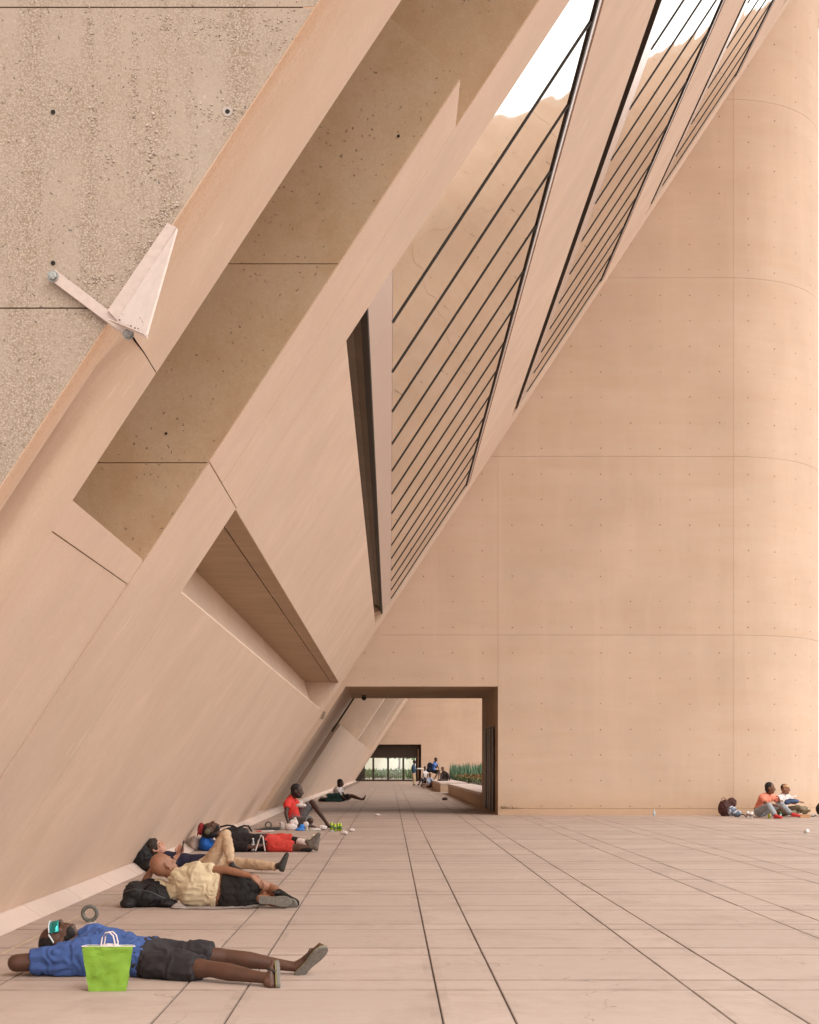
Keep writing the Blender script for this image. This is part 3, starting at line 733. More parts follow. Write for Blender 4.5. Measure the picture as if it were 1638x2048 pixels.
def person(label, j, vox=.012, s=1., fat=1., skn='dark', shirt=None, sleeve=.55, bottoms=None, blen=.5, hair='short', beard=False, group=None, eyes=True, shoes=None, fingers=True, floor=True, headon=True, wr=.007, waistgap=0., collar=.0):
    """j: joints. torso t = [pelvis, waist, chest, neck]; sh / hp = shoulder and hip side vectors"""
    t = [V(q) for q in j['t']]; sh = nrm(j['sh']); hp = nrm(j['hp'])
    base = V((t[0].x, t[0].y, zg(t[0].y)))
    E = empty('person', base, label, 'person', group)
    sides = [hp, (hp+sh*.6).normalized(), sh, sh]
    A = M(); X = M()
    A.loft(t, [(.150*s*fat, .100*s*fat), (.135*s*fat, .094*s*fat), (.165*s*fat, .108*s*fat), (.062*s, .058*s)], sides)
    hc, up, fw = V(j['head'][0]), j['head'][1], j['head'][2]
    hsv = head(A, hc, up, fw, s*j.get('hs', 1.))
    A.loft([t[3]-(hc-t[3])*.2, hc-nrm(up)*.05*s-nrm(fw)*.01], [.062*s, .054*s])
    for a in j['arms']:
        S, e, w_ = V(a[0]), V(a[1]), V(a[2])
        A.loft([t[2]*.55+S*.45, S], [.07*s*fat, .056*s]); 
        ar = j.get('ar', 1.)*s; A.loft([S, S*.5+e*.5, e], [.052*ar, .047*ar, .037*ar]); A.loft([e, e*.65+w_*.35, w_], [.037*ar, .036*ar, .024*s])
        if j.get('eb') and a is j['arms'][0]: A.loft([S.lerp(e, .5), e], [.060, .058])
        if len(a) > 3 and fingers: hand(A, X, w_, a[3], a[4], a[5] if len(a) > 5 else .5, s, a[6] if len(a) > 6 else 1)
        elif len(a) > 3: A.loft([w_, w_+nrm(a[3])*.15*s], [(.03*s, .018*s), (.032*s, .012*s)])
    for l in j['legs']:
        H, k, an = V(l[0]), V(l[1]), V(l[2])
        A.loft([H, H*.5+k*.5, k], [.082*s*fat, .070*s*fat, .052*s]); A.loft([k, k*.68+an*.32, k*.3+an*.7, an], [.052*s, .056*s, .040*s, .032*s])
        if l[3] is not None and not shoes: foot(A, X, an, l[3], l[4], l[5], s, fingers)
    A.blob('body', SK[skn], E, vox, 3, extra=X if X.v else None, flat=True if floor else None)
    if shirt:
        B = M(); mm, top = shirt, t[3]*.72+t[2]*.28
        low = t[0]*(1-waistgap)+t[1]*waistgap; ff = fat
        B.loft([low, t[1], t[2], top, t[3], t[3].lerp(V(j['head'][0]), .16)], [(.172*s*ff, .122*s*ff), (.160*s*ff, .116*s*ff), (.185*s*ff, .126*s*ff), (.135*s, .094*s), (.082*s, .072*s), (.070*s, .066*s)], [sides[0], sides[1], sh, sh, sh, sh], 18, False, False)
        for a in j['arms']:
            S, e, w_ = V(a[0]), V(a[1]), V(a[2]); 
            B.loft([t[2]*.4+top*.15+S*.45, S], [.095*s, .074*s])
            if sleeve <= 1: q = S.lerp(e, sleeve); sr = j.get('ar', 1.)*s; sl = j.get('sl', (.080, .068)); B.loft([S, q], [sl[0]*sr, sl[1]*sr], None, 14, True, False)
            else: B.loft([S, e], [.070*s, .056*s]); B.loft([e, e.lerp(w_, min(1, sleeve-1))], [.055*s, .042*s], None, 14, True, False)
        B.blob('shirt', mm, E, vox, 2, wr*s, 9, flat=True if floor else None)
    if bottoms:
        B = M(); B.loft([t[0].lerp(t[1], .55), t[0], t[0]+(t[0]-t[1])*.25], [(.158*s*fat, .115*s*fat), (.172*s*fat, .124*s*fat), (.15*s*fat, .11*s*fat)], hp, 18, False, True)
        for l in j['legs']:
            H, k, an = V(l[0]), V(l[1]), V(l[2])
            if blen <= 1: q = H.lerp(k, blen); B.loft([H, H.lerp(q, .5), q], [.098*s*fat, .092*s*fat, .090*s], None, 16, True, False)
            else:
                B.loft([H, H.lerp(k, .5), k], [.098*s*fat, .086*s, .068*s]); q = k.lerp(an, min(1, blen-1)); B.loft([k, k.lerp(q, .4), q], [.067*s, .068*s, .054*s], None, 16, True, False)
        B.blob('trousers' if blen > 1 else 'shorts', bottoms, E, vox, 2, wr*1.1*s, 8, flat=True if floor else None)
    un, fn = nrm(up), nrm(V(fw)-nrm(up)*V(fw).dot(nrm(up)))
    hs = s*j.get('hs', 1.)
    if hair and hair != 'bald':
        B = M(); k = {'short': 1., 'afro': 1.12, 'curly': 1.16}[hair]
        B.ell(hc+un*.034*hs-fn*.020*hs, (hsv*.080*hs*k, fn*.092*hs*k, un*.092*hs*k)); B.ell(hc-un*.02*hs-fn*.045*hs, (hsv*.070*hs*k, fn*.058*hs*k, un*.075*hs*k))
        if hair == 'curly':
            r2 = random.Random(5)
            for _ in range(26):
                v = V((r2.gauss(0, 1), r2.gauss(0, 1), r2.gauss(0, 1))).normalized(); q = hc+un*.045*hs-fn*.02*hs+hsv*v.x*.082*hs+fn*v.y*.085*hs+un*abs(v.z)*.085*hs
                B.ell(q, (V((.026, 0, 0)), V((0, .026, 0)), V((0, 0, .026))), 8, 5)
        B.blob('hair', HAIRB if hair == 'curly' else HAIR, E, min(vox, .010), 1, .006 if hair != 'short' else .002, 40)
    if beard:
        B = M(); B.ell(hc+fn*.030*hs-un*.078*hs, (hsv*.058*hs, fn*.050*hs, un*.040*hs)); B.ell(hc+fn*.010*hs-un*.055*hs, (hsv*.066*hs, fn*.035*hs, un*.045*hs), 12, 8)
        B.blob('beard', HAIR, E, min(vox, .010), 1, .002, 40)
    if eyes:
        for q in (1, -1):
            m = M(); m.ell(hc+fn*.078*hs+hsv*q*.031*hs+un*.004*hs, (hsv*.012*hs, fn*.010*hs, un*.008*hs), 8, 6); m.build('eye', EYE, E, True)
    return E
def strap(name, mat, par, pts, w_, up, th=.004):
    m = M(); m.loft(pts, [(w_, th)]*len(pts), up, 8); return m.build(name, mat, par, True)
X_, Y_, Z_ = V((1, 0, 0)), V((0, 1, 0)), V((0, 0, 1))
# --- 1: the man in the blue tee
blue = fab('royal_blue_jersey', (.055, .098, .265)); char = fab('charcoal_cotton', (.032, .027, .029))
j = dict(t=[W(302, 1921, 8.93), W(250, 1911, 8.98), W(196, 1900, 9.05), W(152, 1893, 9.10)], sh=(.10, 1, .05), hp=(.12, 1, .06),
         head=(W(117, 1879, 9.10), (-.93, 0, -.16), (.26, -.05, .96)), hs=1.08, ar=1.15, eb=1, sl=(.118, .072),
         arms=[(W(172, 1916, 8.90), W(33, 1926, 8.84), W(108, 1920, 9.12), (1, .25, .2), (0, 0, 1), .3),
               (W(185, 1886, 9.30), W(283, 1893, 9.48), W(365, 1903, 9.36), (1, -.3, 0), (0, 0, -1), .4, -1)],
         legs=[(W(312, 1932, 8.80), W(422, 1938, 8.60), W(540, 1958, 8.42), W(558, 1974, 8.40), W(556, 1938, 8.42), (-1, 0, 0)),
               (W(322, 1912, 9.06), W(455, 1914, 9.00), W(592, 1934, 8.90), W(594, 1950, 8.90), W(650, 1892, 8.80), (-.42, .80, .42))])
# feet: toes up / turned out
j['legs'][0] = (*j['legs'][0][:3], W(553, 1977, 8.36), W(551, 1925, 8.50), (-1, .1, 0))
P1 = person('man in blue T-shirt and charcoal shorts lying on his back in mirrored sports glasses', j, .008, 1.0, 1.17, 'dark', blue, .80, char, .78, 'short', True, eyes=False, wr=.020)
m = M()
hc = W(117, 1879, 9.10); un = nrm((-.93, 0, -.16)); fn = nrm(V((.26, -.05, .96))-un*V((.26, -.05, .96)).dot(un)); sv = un.cross(fn)
def hp_(a, f, u): return hc+sv*a+fn*f+un*u
vz = []
for i in range(13):
    q = -1.25+2.5*i/12; vz.append((math.sin(q)*.084, .024+math.cos(q)*.092))
for i in range(12):
    (a0, f0), (a1, f1) = vz[i], vz[i+1]
    m.add([hp_(a0, f0+.012, .030), hp_(a1, f1+.012, .030), hp_(a1*.98, f1+.010, -.030), hp_(a0*.98, f0+.010, -.030), hp_(a0*.93, f0+.006, .030), hp_(a1*.93, f1+.006, .030), hp_(a1*.91, f1+.004, -.030), hp_(a0*.91, f0+.004, -.030)], [(0, 1, 2, 3), (7, 6, 5, 4), (0, 4, 5, 1), (3, 2, 6, 7)])
N = NT('teal_mirror_lens'); N.fin((.03, .30, .29), .08, None, .75); LENS = N.m
m.build('visor_lens', LENS, P1, True)
m = M(); m.tube([hp_(a*1.02, f+.012, .033) for a, f in vz]+[], .0045); m.tube([hp_(-vz[0][0]*1.02, .05, .036), hp_(-vz[0][0]*1.02, -.01, .012), hp_(-.079, -.06, .0)], .005)
m.tube([hp_(vz[0][0]*1.02, .05, .036), hp_(vz[0][0]*1.02, -.01, .012), hp_(-.0815, -.06, .0)], .006)
m.build('visor_frame', plain('white_plastic', (.62, .64, .66), .35), P1, True)
SOLE = plain('grey_foam_sole', (.19, .17, .148), .85, 0, .25, 60, bumpd=.004); SOLEY = plain('olive_footbed', (.26, .22, .09), .8); STRAP = plain('brown_strap', (.045, .03, .022), .7)
for hl, te, up in ((j['legs'][0][3], j['legs'][0][4], j['legs'][0][5]), (j['legs'][1][3], j['legs'][1][4], j['legs'][1][5])):
    sole('sandal_footbed', SOLEY, P1, hl, te, up, 1., .008, .001, .97); so_ = sole('sandal_sole', SOLE, P1, hl, te, up, 1., .016, -.007)
    hl, te = V(hl), V(te); d = nrm(te-hl); u2 = nrm(V(up)-d*V(up).dot(d)); s2 = d.cross(u2); Lh = (te-hl).length
    strap('sandal_strap', STRAP, P1, [hl+d*Lh*.80+u2*.03, hl+d*Lh*.66+u2*.048+s2*.035, hl+d*Lh*.5+u2*.0+s2*.04], .008, d); strap('sandal_strap', STRAP, P1, [hl+d*Lh*.80+u2*.03, hl+d*Lh*.66+u2*.048-s2*.035, hl+d*Lh*.5+u2*.0-s2*.04], .008, d)
# --- 2: man in the cream tee, on his side, back to us
cream = fab('cream_yellow_jersey', (.60, .48, .32)); blk = fab('black_cotton', (.022, .018, .017))
j = dict(t=[W(462, 1781, 13.20), W(424, 1776, 13.18), W(384, 1766, 13.16), W(350, 1750, 13.22)], sh=(.42, .15, 1.0), hp=(.05, .12, 1.0),
         head=(W(327, 1733, 13.26), (-.55, -.1, .62), (.62, .60, .50)), hs=1.12,
         arms=[(W(388, 1742, 13.2), W(452, 1740, 13.12), W(503, 1752, 13.05), (1, .15, -.75), (0, .5, -.8), .35),
               (W(345, 1786, 13.2), W(291, 1762, 13.35), W(305, 1737, 13.35), (.3, 0, 1), (1, 0, -.2), .6, -1)],
         legs=[(W(468, 1763, 13.2), W(538, 1776, 13.62), W(573, 1797, 13.25), None, None, None), (W(468, 1798, 13.2), W(530, 1798, 13.65), W(530, 1800, 13.22), None, None, None)])
P2 = person('man in cream T-shirt and black shorts lying on his side, head propped on one hand', j, .009, 1.06, 1.12, 'mid', cream, .62, blk, .62, 'bald', False, eyes=False, wr=.019, waistgap=.72)
B = M(); B.loft([W(558, 1787, 13.35), W(578, 1800, 13.2), W(590, 1806, 13.1)], [.046, .044, .045]); B.blob('sock', fab('black_knit', (.02, .017, .015)), P2, .010, 2, .002)
B = M(); B.loft([W(519, 1797, 13.05), W(545, 1803, 13.03), W(572, 1804, 13.02)], [(.04, .032), (.05, .034), (.048, .03)], Z_); B.blob('foot', SK['mid'], P2, .010, 2)
sole('slide_sole', SOLE, P2, W(519, 1799, 12.99), W(582, 1804, 12.97), (0, 1, .05), 1.12, .026, .0); sole('slide_sole', SOLE, P2, W(545, 1801, 13.12), W(594, 1809, 13.06), (-.1, 1, .2), 1.1, .024, .0)
strap('slide_strap', blk, P2, [W(553, 1787, 13.0), W(553, 1783, 13.1), W(556, 1788, 13.16)], .035, X_, .008)
# --- 3: man with a phone, khaki trousers
khaki = fab('khaki_twill', (.52, .36, .235)); navy = fab('navy_jersey', (.030, .026, .050)); BLKSHOE = plain('black_leather', (.028, .025, .022), .5, 0, .2, 30)
j = dict(t=[W(418, 1727, 17.35), W(386, 1727, 17.42), W(350, 1724, 17.5), W(326, 1712, 17.55)], sh=(.1, 1, .1), hp=(.1, 1, 0),
         head=(W(311, 1696, 17.55), (-.62, 0, .62), (.86, -.10, .18)), hs=1.08,
         arms=[(W(345, 1728, 17.3), W(345, 1722, 17.2), W(357, 1709, 17.2), (.25, .1, 1), (.3, 1, 0), .7), (W(352, 1720, 17.75), W(372, 1733, 17.8), W(362, 1712, 17.45), (.1, -.1, 1), (-.2, -1, 0), .7, -1)],
         legs=[(W(418, 1731, 17.2), W(452, 1669, 17.15), W(462, 1729, 17.0), W(458, 1742, 17.0), W(482, 1745, 16.9), (0, 0, 1)),
               (W(424, 1726, 17.55), W(490, 1727, 17.35), W(556, 1734, 17.1), W(568, 1744, 17.05), W(579, 1706, 17.1), (-1, 0, .3))])
P3 = person('man in khaki trousers, one knee up, leaning on a black pack and holding a phone', j, .010, 1.0, 1.0, 'light', navy, 1.2, khaki, 1.93, 'curly', False, shoes=True, wr=.012)
shoe('shoe', BLKSHOE, P3, *j['legs'][1][2:6], 1.02); shoe('shoe', BLKSHOE, P3, *j['legs'][0][2:6], .95)
# --- 4: man in black tee, red shorts
red = fab('red_nylon', (.52, .052, .040)); blk2 = fab('faded_black_jersey', (.022, .016, .017))
j = dict(t=[W(540, 1687, 21.6), W(506, 1686, 21.6), W(468, 1683, 21.65), W(438, 1671, 21.7)], sh=(.1, 1, .1), hp=(.1, 1, 0),
         head=(W(421, 1660, 21.65), (-.88, 0, .05), (.10, -.05, 1)), hs=1.12,
         arms=[(W(458, 1692, 21.4), W(500, 1694, 21.35), W(528, 1690, 21.4), (1, 0, 0), (0, 0, -1), .4), (W(462, 1676, 21.95), W(500, 1680, 22.0), W(525, 1678, 21.8), (1, -.3, 0), (0, 0, -1), .4, -1)],
         legs=[(W(548, 1683, 21.7), W(588, 1680, 21.7), W(614, 1686, 21.45), W(620, 1699, 21.4), W(643, 1667, 21.45), (-.75, -.15, .6)),
               (W(546, 1691, 21.45), W(590, 1695, 21.4), W(622, 1696, 21.35), W(636, 1700, 21.3), W(641, 1672, 21.6), (-1, 0, .2))])
P4 = person('man in black T-shirt and red shorts asleep on his back with cap and headphones', j, .011, 1.1, 1.14, 'dark', blk2, .9, red, .92, 'short', True, shoes=True, wr=.012)
GSHOE = plain('grey_brown_trainer', (.12, .09, .075), .8, 0, .3, 30)
shoe('shoe', GSHOE, P4, *j['legs'][0][2:6], 1.1); shoe('shoe', GSHOE, P4, *j['legs'][1][2:6], 1.0)
B = M(); B.loft([W(583, 1682, 21.68), W(599, 1684, 21.6)], [.074, .068], None, 14, False, False); B.blob('knee_brace', blk, P4, .012, 1)
B = M(); B.loft([W(597, 1684, 21.58), W(616, 1689, 21.45)], [.068, .064], None, 14, False, True); B.blob('sock', fab('white_knit', (.68, .58, .55)), P4, .012, 1)
B = M(); B.loft([W(596, 1697, 21.38), W(620, 1699, 21.34)], [.042, .04]); B.blob('sock', blk, P4, .012, 1)
m = M(); m.tube([W(522, 1671, 21.3), W(517, 1682, 21.25), W(513, 1695, 21.25), W(511, 1701, 21.25)], .012); m.tube([W(521, 1671, 21.3), W(526, 1674, 21.25), W(528, 1690, 21.22), W(530, 1701, 21.2)], .009); m.build('drawstring', fab('white_cord', (.62, .55, .52)), P4, True)
m = M(); m.lathe([(.015, -.02), (.045, -.015), (.048, .01), (.03, .02)], W(415, 1663, 21.48), (0, -1, 0)); m.build('headphone_cup', plain('grey_pad', (.11, .095, .06), .6), P4, True)
m = M(); m.tube([W(415, 1661, 21.5)]+[W(417-9*math.sin(q), 1661-12*math.cos(q*1.0-1.2)*.9, 21.5+.2*q/2) for q in (.4, .8, 1.2)]+[W(411, 1652, 21.75)], .012); m.build('headphone_band', plain('black_plastic', (.02, .02, .02), .5), P4, True)
B = M(); B.ell(W(402, 1658, 21.65), (V((.055, 0, .01)), Y_*.10, Z_*.10)); B.loft([W(398, 1660, 21.55), W(395, 1670, 21.5)], [(.06, .012), (.045, .01)], Y_); B.blob('cap', fab('dark_red_cotton', (.22, .022, .022)), P4, .010, 1, .003)
# --- 5: seated man in red
redt = fab('bright_red_jersey', (.62, .050, .040)); gsh = fab('blue_grey_shorts', (.15, .145, .145))
j = dict(t=[W(588, 1640, 29.6), W(585, 1625, 29.65), W(580, 1608, 29.7), W(585, 1594, 29.65)], sh=(.15, 1, 0), hp=(.1, 1, 0),
         head=(W(594, 1582, 29.6), (.06, 0, 1), (1, -.15, -.12)), hs=1.18,
         arms=[(W(576, 1606, 29.4), W(572, 1627, 29.2), W(577, 1647, 29.1), (.6, -.2, -.6), (.2, 0, -1), .2), (W(590, 1605, 29.95), W(600, 1618, 30.0), W(612, 1610, 29.9), (1, 0, .2), (0, 0, -1), .5, -1)],
         legs=[(W(596, 1640, 29.8), W(624, 1604, 29.7), W(654, 1647, 29.4), W(650, 1656, 29.4), W(668, 1656, 29.2), (0, 0, 1)),
               (W(596, 1645, 29.45), W(622, 1641, 28.95), W(612, 1650, 29.3), W(610, 1654, 29.4), W(632, 1655, 29.5), (0, -.3, 1))])
P5 = person('man in a red T-shirt sitting up with one knee raised among his bags', j, .013, 1.1, 1.1, 'deep', redt, .5, gsh, .9, 'short', True, wr=.010)
# --- 6: person by the suitcase
wht = fab('white_cotton', (.66, .58, .57)); blks = fab('black_trousers', (.03, .025, .025))
j = dict(t=[W(676, 1596, 50.5), W(675, 1589, 50.5), W(674, 1580, 50.5), W(677, 1573, 50.5)], sh=(.2, 1, 0), hp=(.1, 1, 0),
         head=(W(681, 1566, 50.4), (.15, 0, 1), (1, -.1, -.3)), hs=1.15,
         arms=[(W(673, 1578, 50.2), W(680, 1590, 50.1), W(689, 1597, 50.0), (1, 0, -.3), (0, 0, -1)), (W(680, 1578, 50.8), W(687, 1588, 50.8), W(693, 1594, 50.8), (1, 0, -.3), (0, 0, -1))],
         legs=[(W(681, 1597, 50.3), W(703, 1591, 50.2), W(725, 1599, 50.1), W(729, 1601, 50.1), W(733, 1589, 50.1), (-1, 0, .2)), (W(681, 1597, 50.8), W(705, 1593, 50.8), W(722, 1599, 50.7), W(726, 1602, 50.7), W(732, 1592, 50.6), (-1, 0, .4))])
P6 = person('person in a white shirt sitting barefoot beyond the passage beside a teal suitcase', j, .018, 1.05, 1.15, 'dark', wht, .7, blks, .8, 'short', False, eyes=False, fingers=False, wr=.012)
# --- far group
hood = fab('denim_blue_hoodie', (.055, .09, .16)); kh2 = fab('pale_khaki', (.50, .37, .24))
def q7(u, v, d=97.): return W(u, v, d)
j = dict(t=[q7(827.5, 1547), q7(827, 1541), q7(827, 1533.5), q7(828, 1529)], sh=(.1, 1, 0), hp=(.1, 1, 0), head=(q7(829, 1524), (.05, 0, 1), (1, 0, -.2)),
         arms=[(q7(827, 1532, 96.8), q7(828, 1541, 96.7), q7(834, 1538.5, 96.7), (1, 0, .1), (0, 0, 1)), (q7(828, 1532, 97.2), q7(829.5, 1541, 97.3), q7(835, 1538, 97.2), (1, 0, .1), (0, 0, 1))],
         legs=[(q7(827, 1548, 96.9), q7(828, 1559, 96.85), q7(827, 1569, 96.9), q7(825.5, 1571, 96.9), q7(832, 1571, 96.85), (0, 0, 1)), (q7(828, 1548, 97.1), q7(830, 1559, 97.1), q7(827, 1569, 97.1), q7(825, 1571, 97.1), q7(831, 1571, 97.1), (0, 0, 1))])
P7 = person('standing figure in a blue hoodie and pale trousers holding out a rolled paper', j, .025, 1.04, 1.1, 'deep', hood, 1.9, kh2, 1.95, 'afro', False, eyes=False, shoes=True, fingers=False)
for l in j['legs']: shoe('shoe', BLKSHOE, P7, *l[2:6], 1.05, .02)
m = M(); m.lathe([(.02, 0), (.05, .02), (.05, .44), (.02, .46)], q7(834, 1537.2, 96.9), (1, 0, -.04), 10); m.build('rolled_paper', plain('white_paper', (.8, .74, .70), .8))
tag(bpy.data.objects['rolled_paper'], 'white roll of paper held out by the standing figure', 'paper')
j = dict(t=[W(847, 1563, 92), W(848, 1556, 92), W(850, 1547, 92), W(850, 1541, 92)], sh=(.4, 1, 0), hp=(.3, 1, 0), head=(W(850, 1536, 91.8), (0, 0, 1), (.3, -1, -.1)),
         arms=[(W(847, 1545, 91.8), W(846, 1553, 91.5), W(851, 1557, 91.3), (1, 0, -.2), (0, 0, 1)), (W(853, 1545, 92.3), W(856, 1552, 92), W(853, 1558, 91.6), (-1, 0, -.2), (0, 0, 1))],
         legs=[(W(847, 1564, 91.8), W(843, 1557, 91.2), W(838, 1568, 90.8), W(839, 1571, 90.9), W(833, 1571, 90.8), (0, 0, 1)), (W(850, 1564, 91.8), W(850, 1556, 91), W(844, 1568, 90.6), W(845, 1571, 90.7), W(839, 1571, 90.6), (0, 0, 1))])
P8 = person('figure in a white vest seated on the pavement behind the others with legs drawn up', j, .025, 1.0, 1.05, 'deep', wht, .4, fab('dark_grey_jeans', (.05, .04, .045)), 1.9, 'short', False, eyes=False, shoes=True, fingers=False)
for l in j['legs']: shoe('shoe', fab('brown_shoe', (.10, .06, .045)), P8, *l[2:6], 1.0, .02)
j = dict(t=[W(866, 1541, 88), W(867, 1536, 88), W(869, 1529, 88), W(870, 1524, 88)], sh=(.3, 1, 0), hp=(.2, 1, 0), head=(W(872, 1519, 87.9), (.05, 0, 1), (1, -.2, 0)),
         arms=[(W(868, 1529, 87.7), W(873, 1536, 87.5), W(876, 1529, 87.4), (0, 0, 1), (-1, 0, 0)), (W(872, 1529, 88.3), W(877, 1535, 88.3), W(878, 1540, 88.1), (1, 0, -.3), (0, 0, -1))],
         legs=[(W(866, 1543, 87.8), W(879, 1542, 87.6), W(877, 1559, 87.3), W(876, 1563, 87.3), W(883, 1563, 87.2), (0, 0, 1)), (W(866, 1543, 88.2), W(876, 1546, 88.1), W(866, 1562, 87.4), W(864, 1565, 87.4), W(871, 1565, 87.2), (0, 0, 1))])
P9 = person('figure in a bright blue shirt with a dark backpack perched highest on the bench', j, .025, 1.05, 1.05, 'dark', fab('bright_blue_shirt', (.08, .17, .50)), .5, fab('dark_jeans', (.022, .022, .028)), .8, 'short', False, eyes=False, fingers=False, floor=False)
B = M(); B.ell(W(860, 1533, 88.1), (X_*.20, Y_*.17, Z_*.27)); B.ell(W(859, 1540, 87.9), (X_*.22, Y_*.18, Z_*.16)); o = B.blob('backpack', fab('navy_nylon', (.020, .024, .042)), None, .03, 2, .01); tag(o, 'dark navy backpack worn by the figure in the blue shirt', 'backpack')
j = dict(t=[W(858, 1570, 84), W(859, 1566, 84), W(859, 1560, 84.2), W(861, 1555, 84.2)], sh=(1, .2, 0), hp=(1, .2, 0), head=(W(860, 1550.5, 84.1), (0, 0, 1), (.2, -1, -.1)),
         arms=[(W(855, 1559, 84), W(852, 1567, 83.8), W(848, 1571, 83.6), (-1, 0, 0), (0, 0, -1)), (W(864, 1559, 84), W(866, 1566, 83.9), W(862, 1570, 83.6), (-1, 0, 0), (0, 0, -1))],
         legs=[(W(856, 1572, 84), W(847, 1568, 83.2), W(842, 1574, 83.3), W(843, 1575.5, 83.3), W(837, 1575, 83.2), (0, 0, 1)), (W(861, 1572, 84), W(853, 1571, 83), W(845, 1575, 82.8), W(846, 1577, 82.8), W(840, 1577, 82.7), (0, 0, 1))])
P10 = person('figure in a pale blue top sprawled on the pavement in front of the bench', j, .025, .95, 1.0, 'brown', fab('pale_blue_top', (.33, .37, .48)), .5, fab('taupe_trousers', (.22, .13, .10)), 1.9, 'afro', False, eyes=False, shoes=True, fingers=False)
j = dict(t=[W(889, 1561, 80), W(890, 1556, 80), W(889, 1548, 80), W(887, 1543, 80)], sh=(1, -.5, 0), hp=(1, -.5, 0), head=(W(885, 1538, 79.9), (-.05, 0, 1), (-.3, -1, .1)),
         arms=[(W(883, 1548, 80), W(882, 1557, 79.7), W(878, 1562, 79.4), (-1, 0, 0), (0, 0, -1)), (W(895, 1548, 79.8), W(899, 1557, 79.8), W(898, 1562, 79.8), (-.2, 0, -1), (0, 0, -1))],
         legs=[(W(887, 1562, 79.8), W(876, 1562, 79.1), W(876, 1578, 79.0), W(879, 1580, 79.1), W(870, 1581, 78.9), (0, 0, 1)), (W(889, 1562, 79.6), W(880, 1564, 78.8), W(880, 1580, 78.6), W(883, 1582, 78.7), W(874, 1582.5, 78.4), (0, 0, 1))])
P11 = person('broad figure in a dark shirt sitting on the corner of the concrete bench', j, .025, 1.08, 1.18, 'dark', fab('dark_brown_shirt', (.060, .042, .040)), 1.6, fab('dark_brown_shorts', (.05, .035, .03)), .9, 'short', False, eyes=False, shoes=True, fingers=False, floor=False)
for l in j['legs']: shoe('shoe', BLKSHOE, P11, *l[2:6], 1.05, .02)
# --- right-hand pair
coral = fab('coral_jersey', (.72, .235, .155)); jean = fab('washed_denim', (.30, .32, .345))
j = dict(t=[W(1520, 1621, 35.5), W(1523, 1611, 35.5), W(1530, 1598, 35.5), W(1537, 1588, 35.5)], sh=(.75, .7, 0), hp=(.75, .7, 0), head=(W(1540, 1576, 35.4), (.05, 0, 1), (.95, -.35, -.05)), hs=1.15,
         arms=[(W(1524, 1595, 35.3), W(1533, 1608, 35.0), W(1556, 1612, 34.8), (1, -.1, -.4), (0, 0, -1), .5), (W(1548, 1594, 35.7), W(1560, 1606, 35.6), W(1559, 1602, 35.2), (-.2, 0, 1), (-1, 0, 0), .8, -1)],
         legs=[(W(1517, 1624, 35.3), W(1538, 1611, 34.8), W(1551, 1632, 34.5), W(1548, 1637, 34.5), W(1565, 1637, 34.3), (0, 0, 1)), (W(1526, 1624, 35.6), W(1562, 1609, 35.3), W(1584, 1629, 34.9), W(1583, 1634, 34.9), W(1601, 1633, 34.8), (0, 0, 1))])
P12 = person('person in a coral T-shirt and washed jeans sitting with knees drawn up against the tower', j, .013, 1.08, 1.08, 'brown', coral, .72, jean, 1.92, 'short', False, shoes=True, wr=.012)
RS = fab('red_canvas', (.50, .045, .045))
shoe('shoe', RS, P12, *j['legs'][0][2:6], 1.05, .012); shoe('shoe', RS, P12, *j['legs'][1][2:6], 1.05, .012)
camo = fab('olive_grey_cargo', (.20, .155, .105))
j = dict(t=[W(1564, 1621, 36.2), W(1564, 1610, 36.25), W(1565, 1597, 36.3), W(1567, 1588, 36.25)], sh=(.75, .7, 0), hp=(.75, .7, 0), head=(W(1570, 1578, 36.2), (.02, 0, 1), (.95, -.35, -.1)), hs=1.12,
         arms=[(W(1558, 1596, 36.1), W(1564, 1609, 35.9), W(1581, 1606, 35.8), (1, 0, 0), (0, 0, -1), .5), (W(1576, 1595, 36.5), W(1588, 1606, 36.4), W(1596, 1604, 36.2), (1, 0, .1), (0, 0, -1), .5, -1)],
         legs=[(W(1566, 1623, 36.0), W(1598, 1615, 35.7), W(1612, 1626, 35.5), W(1606, 1629, 35.4), W(1622, 1622, 35.3), (0, .3, 1)), (W(1572, 1623, 36.4), W(1610, 1617, 36.2), W(1590, 1625, 35.7), W(1593, 1628, 35.6), W(1578, 1627, 35.4), (0, .3, 1))])
P13 = person('person in a white T-shirt and tan sun visor sitting with outstretched cargo trousers', j, .013, 1.04, 1.08, 'mid', wht, .6, camo, 1.95, None, False, shoes=True, wr=.012)
OS = fab('olive_shoe', (.19, .155, .10)); shoe('shoe', OS, P13, *j['legs'][0][2:6], 1.05, .012); shoe('shoe', OS, P13, *j['legs'][1][2:6], 1.05, .012)
hc2 = W(1570, 1578, 36.2); fn2 = nrm((.95, -.35, -.1)); s2 = Z_.cross(fn2)
m = M(); m.loft([hc2+Z_*.045*1.1, hc2+Z_*.085*1.1], [(.098, .088), (.092, .082)], fn2, 20, False, False); m.build('visor_band', fab('tan_straw', (.56, .36, .18)), P13, True)
m = M(); pts = [hc2+Z_*.05+fn2*.08*math.cos(q)+s2*.08*math.sin(q)+fn2*.10*max(0, math.cos(q)) for q in [(-1.4+2.8*i/10) for i in range(11)]]; m.slab(pts+[hc2+Z_*.06-fn2*.0+s2*.05, hc2+Z_*.06-s2*.05], (0, 0, .008)); m.build('visor_brim', fab('tan_straw', (.56, .36, .18)), P13)
B = M(); B.ell(hc2-fn2*.03+Z_*.03, (s2*.082, fn2*.085, Z_*.10)); B.blob('hair', HAIR, P13, .010, 1)
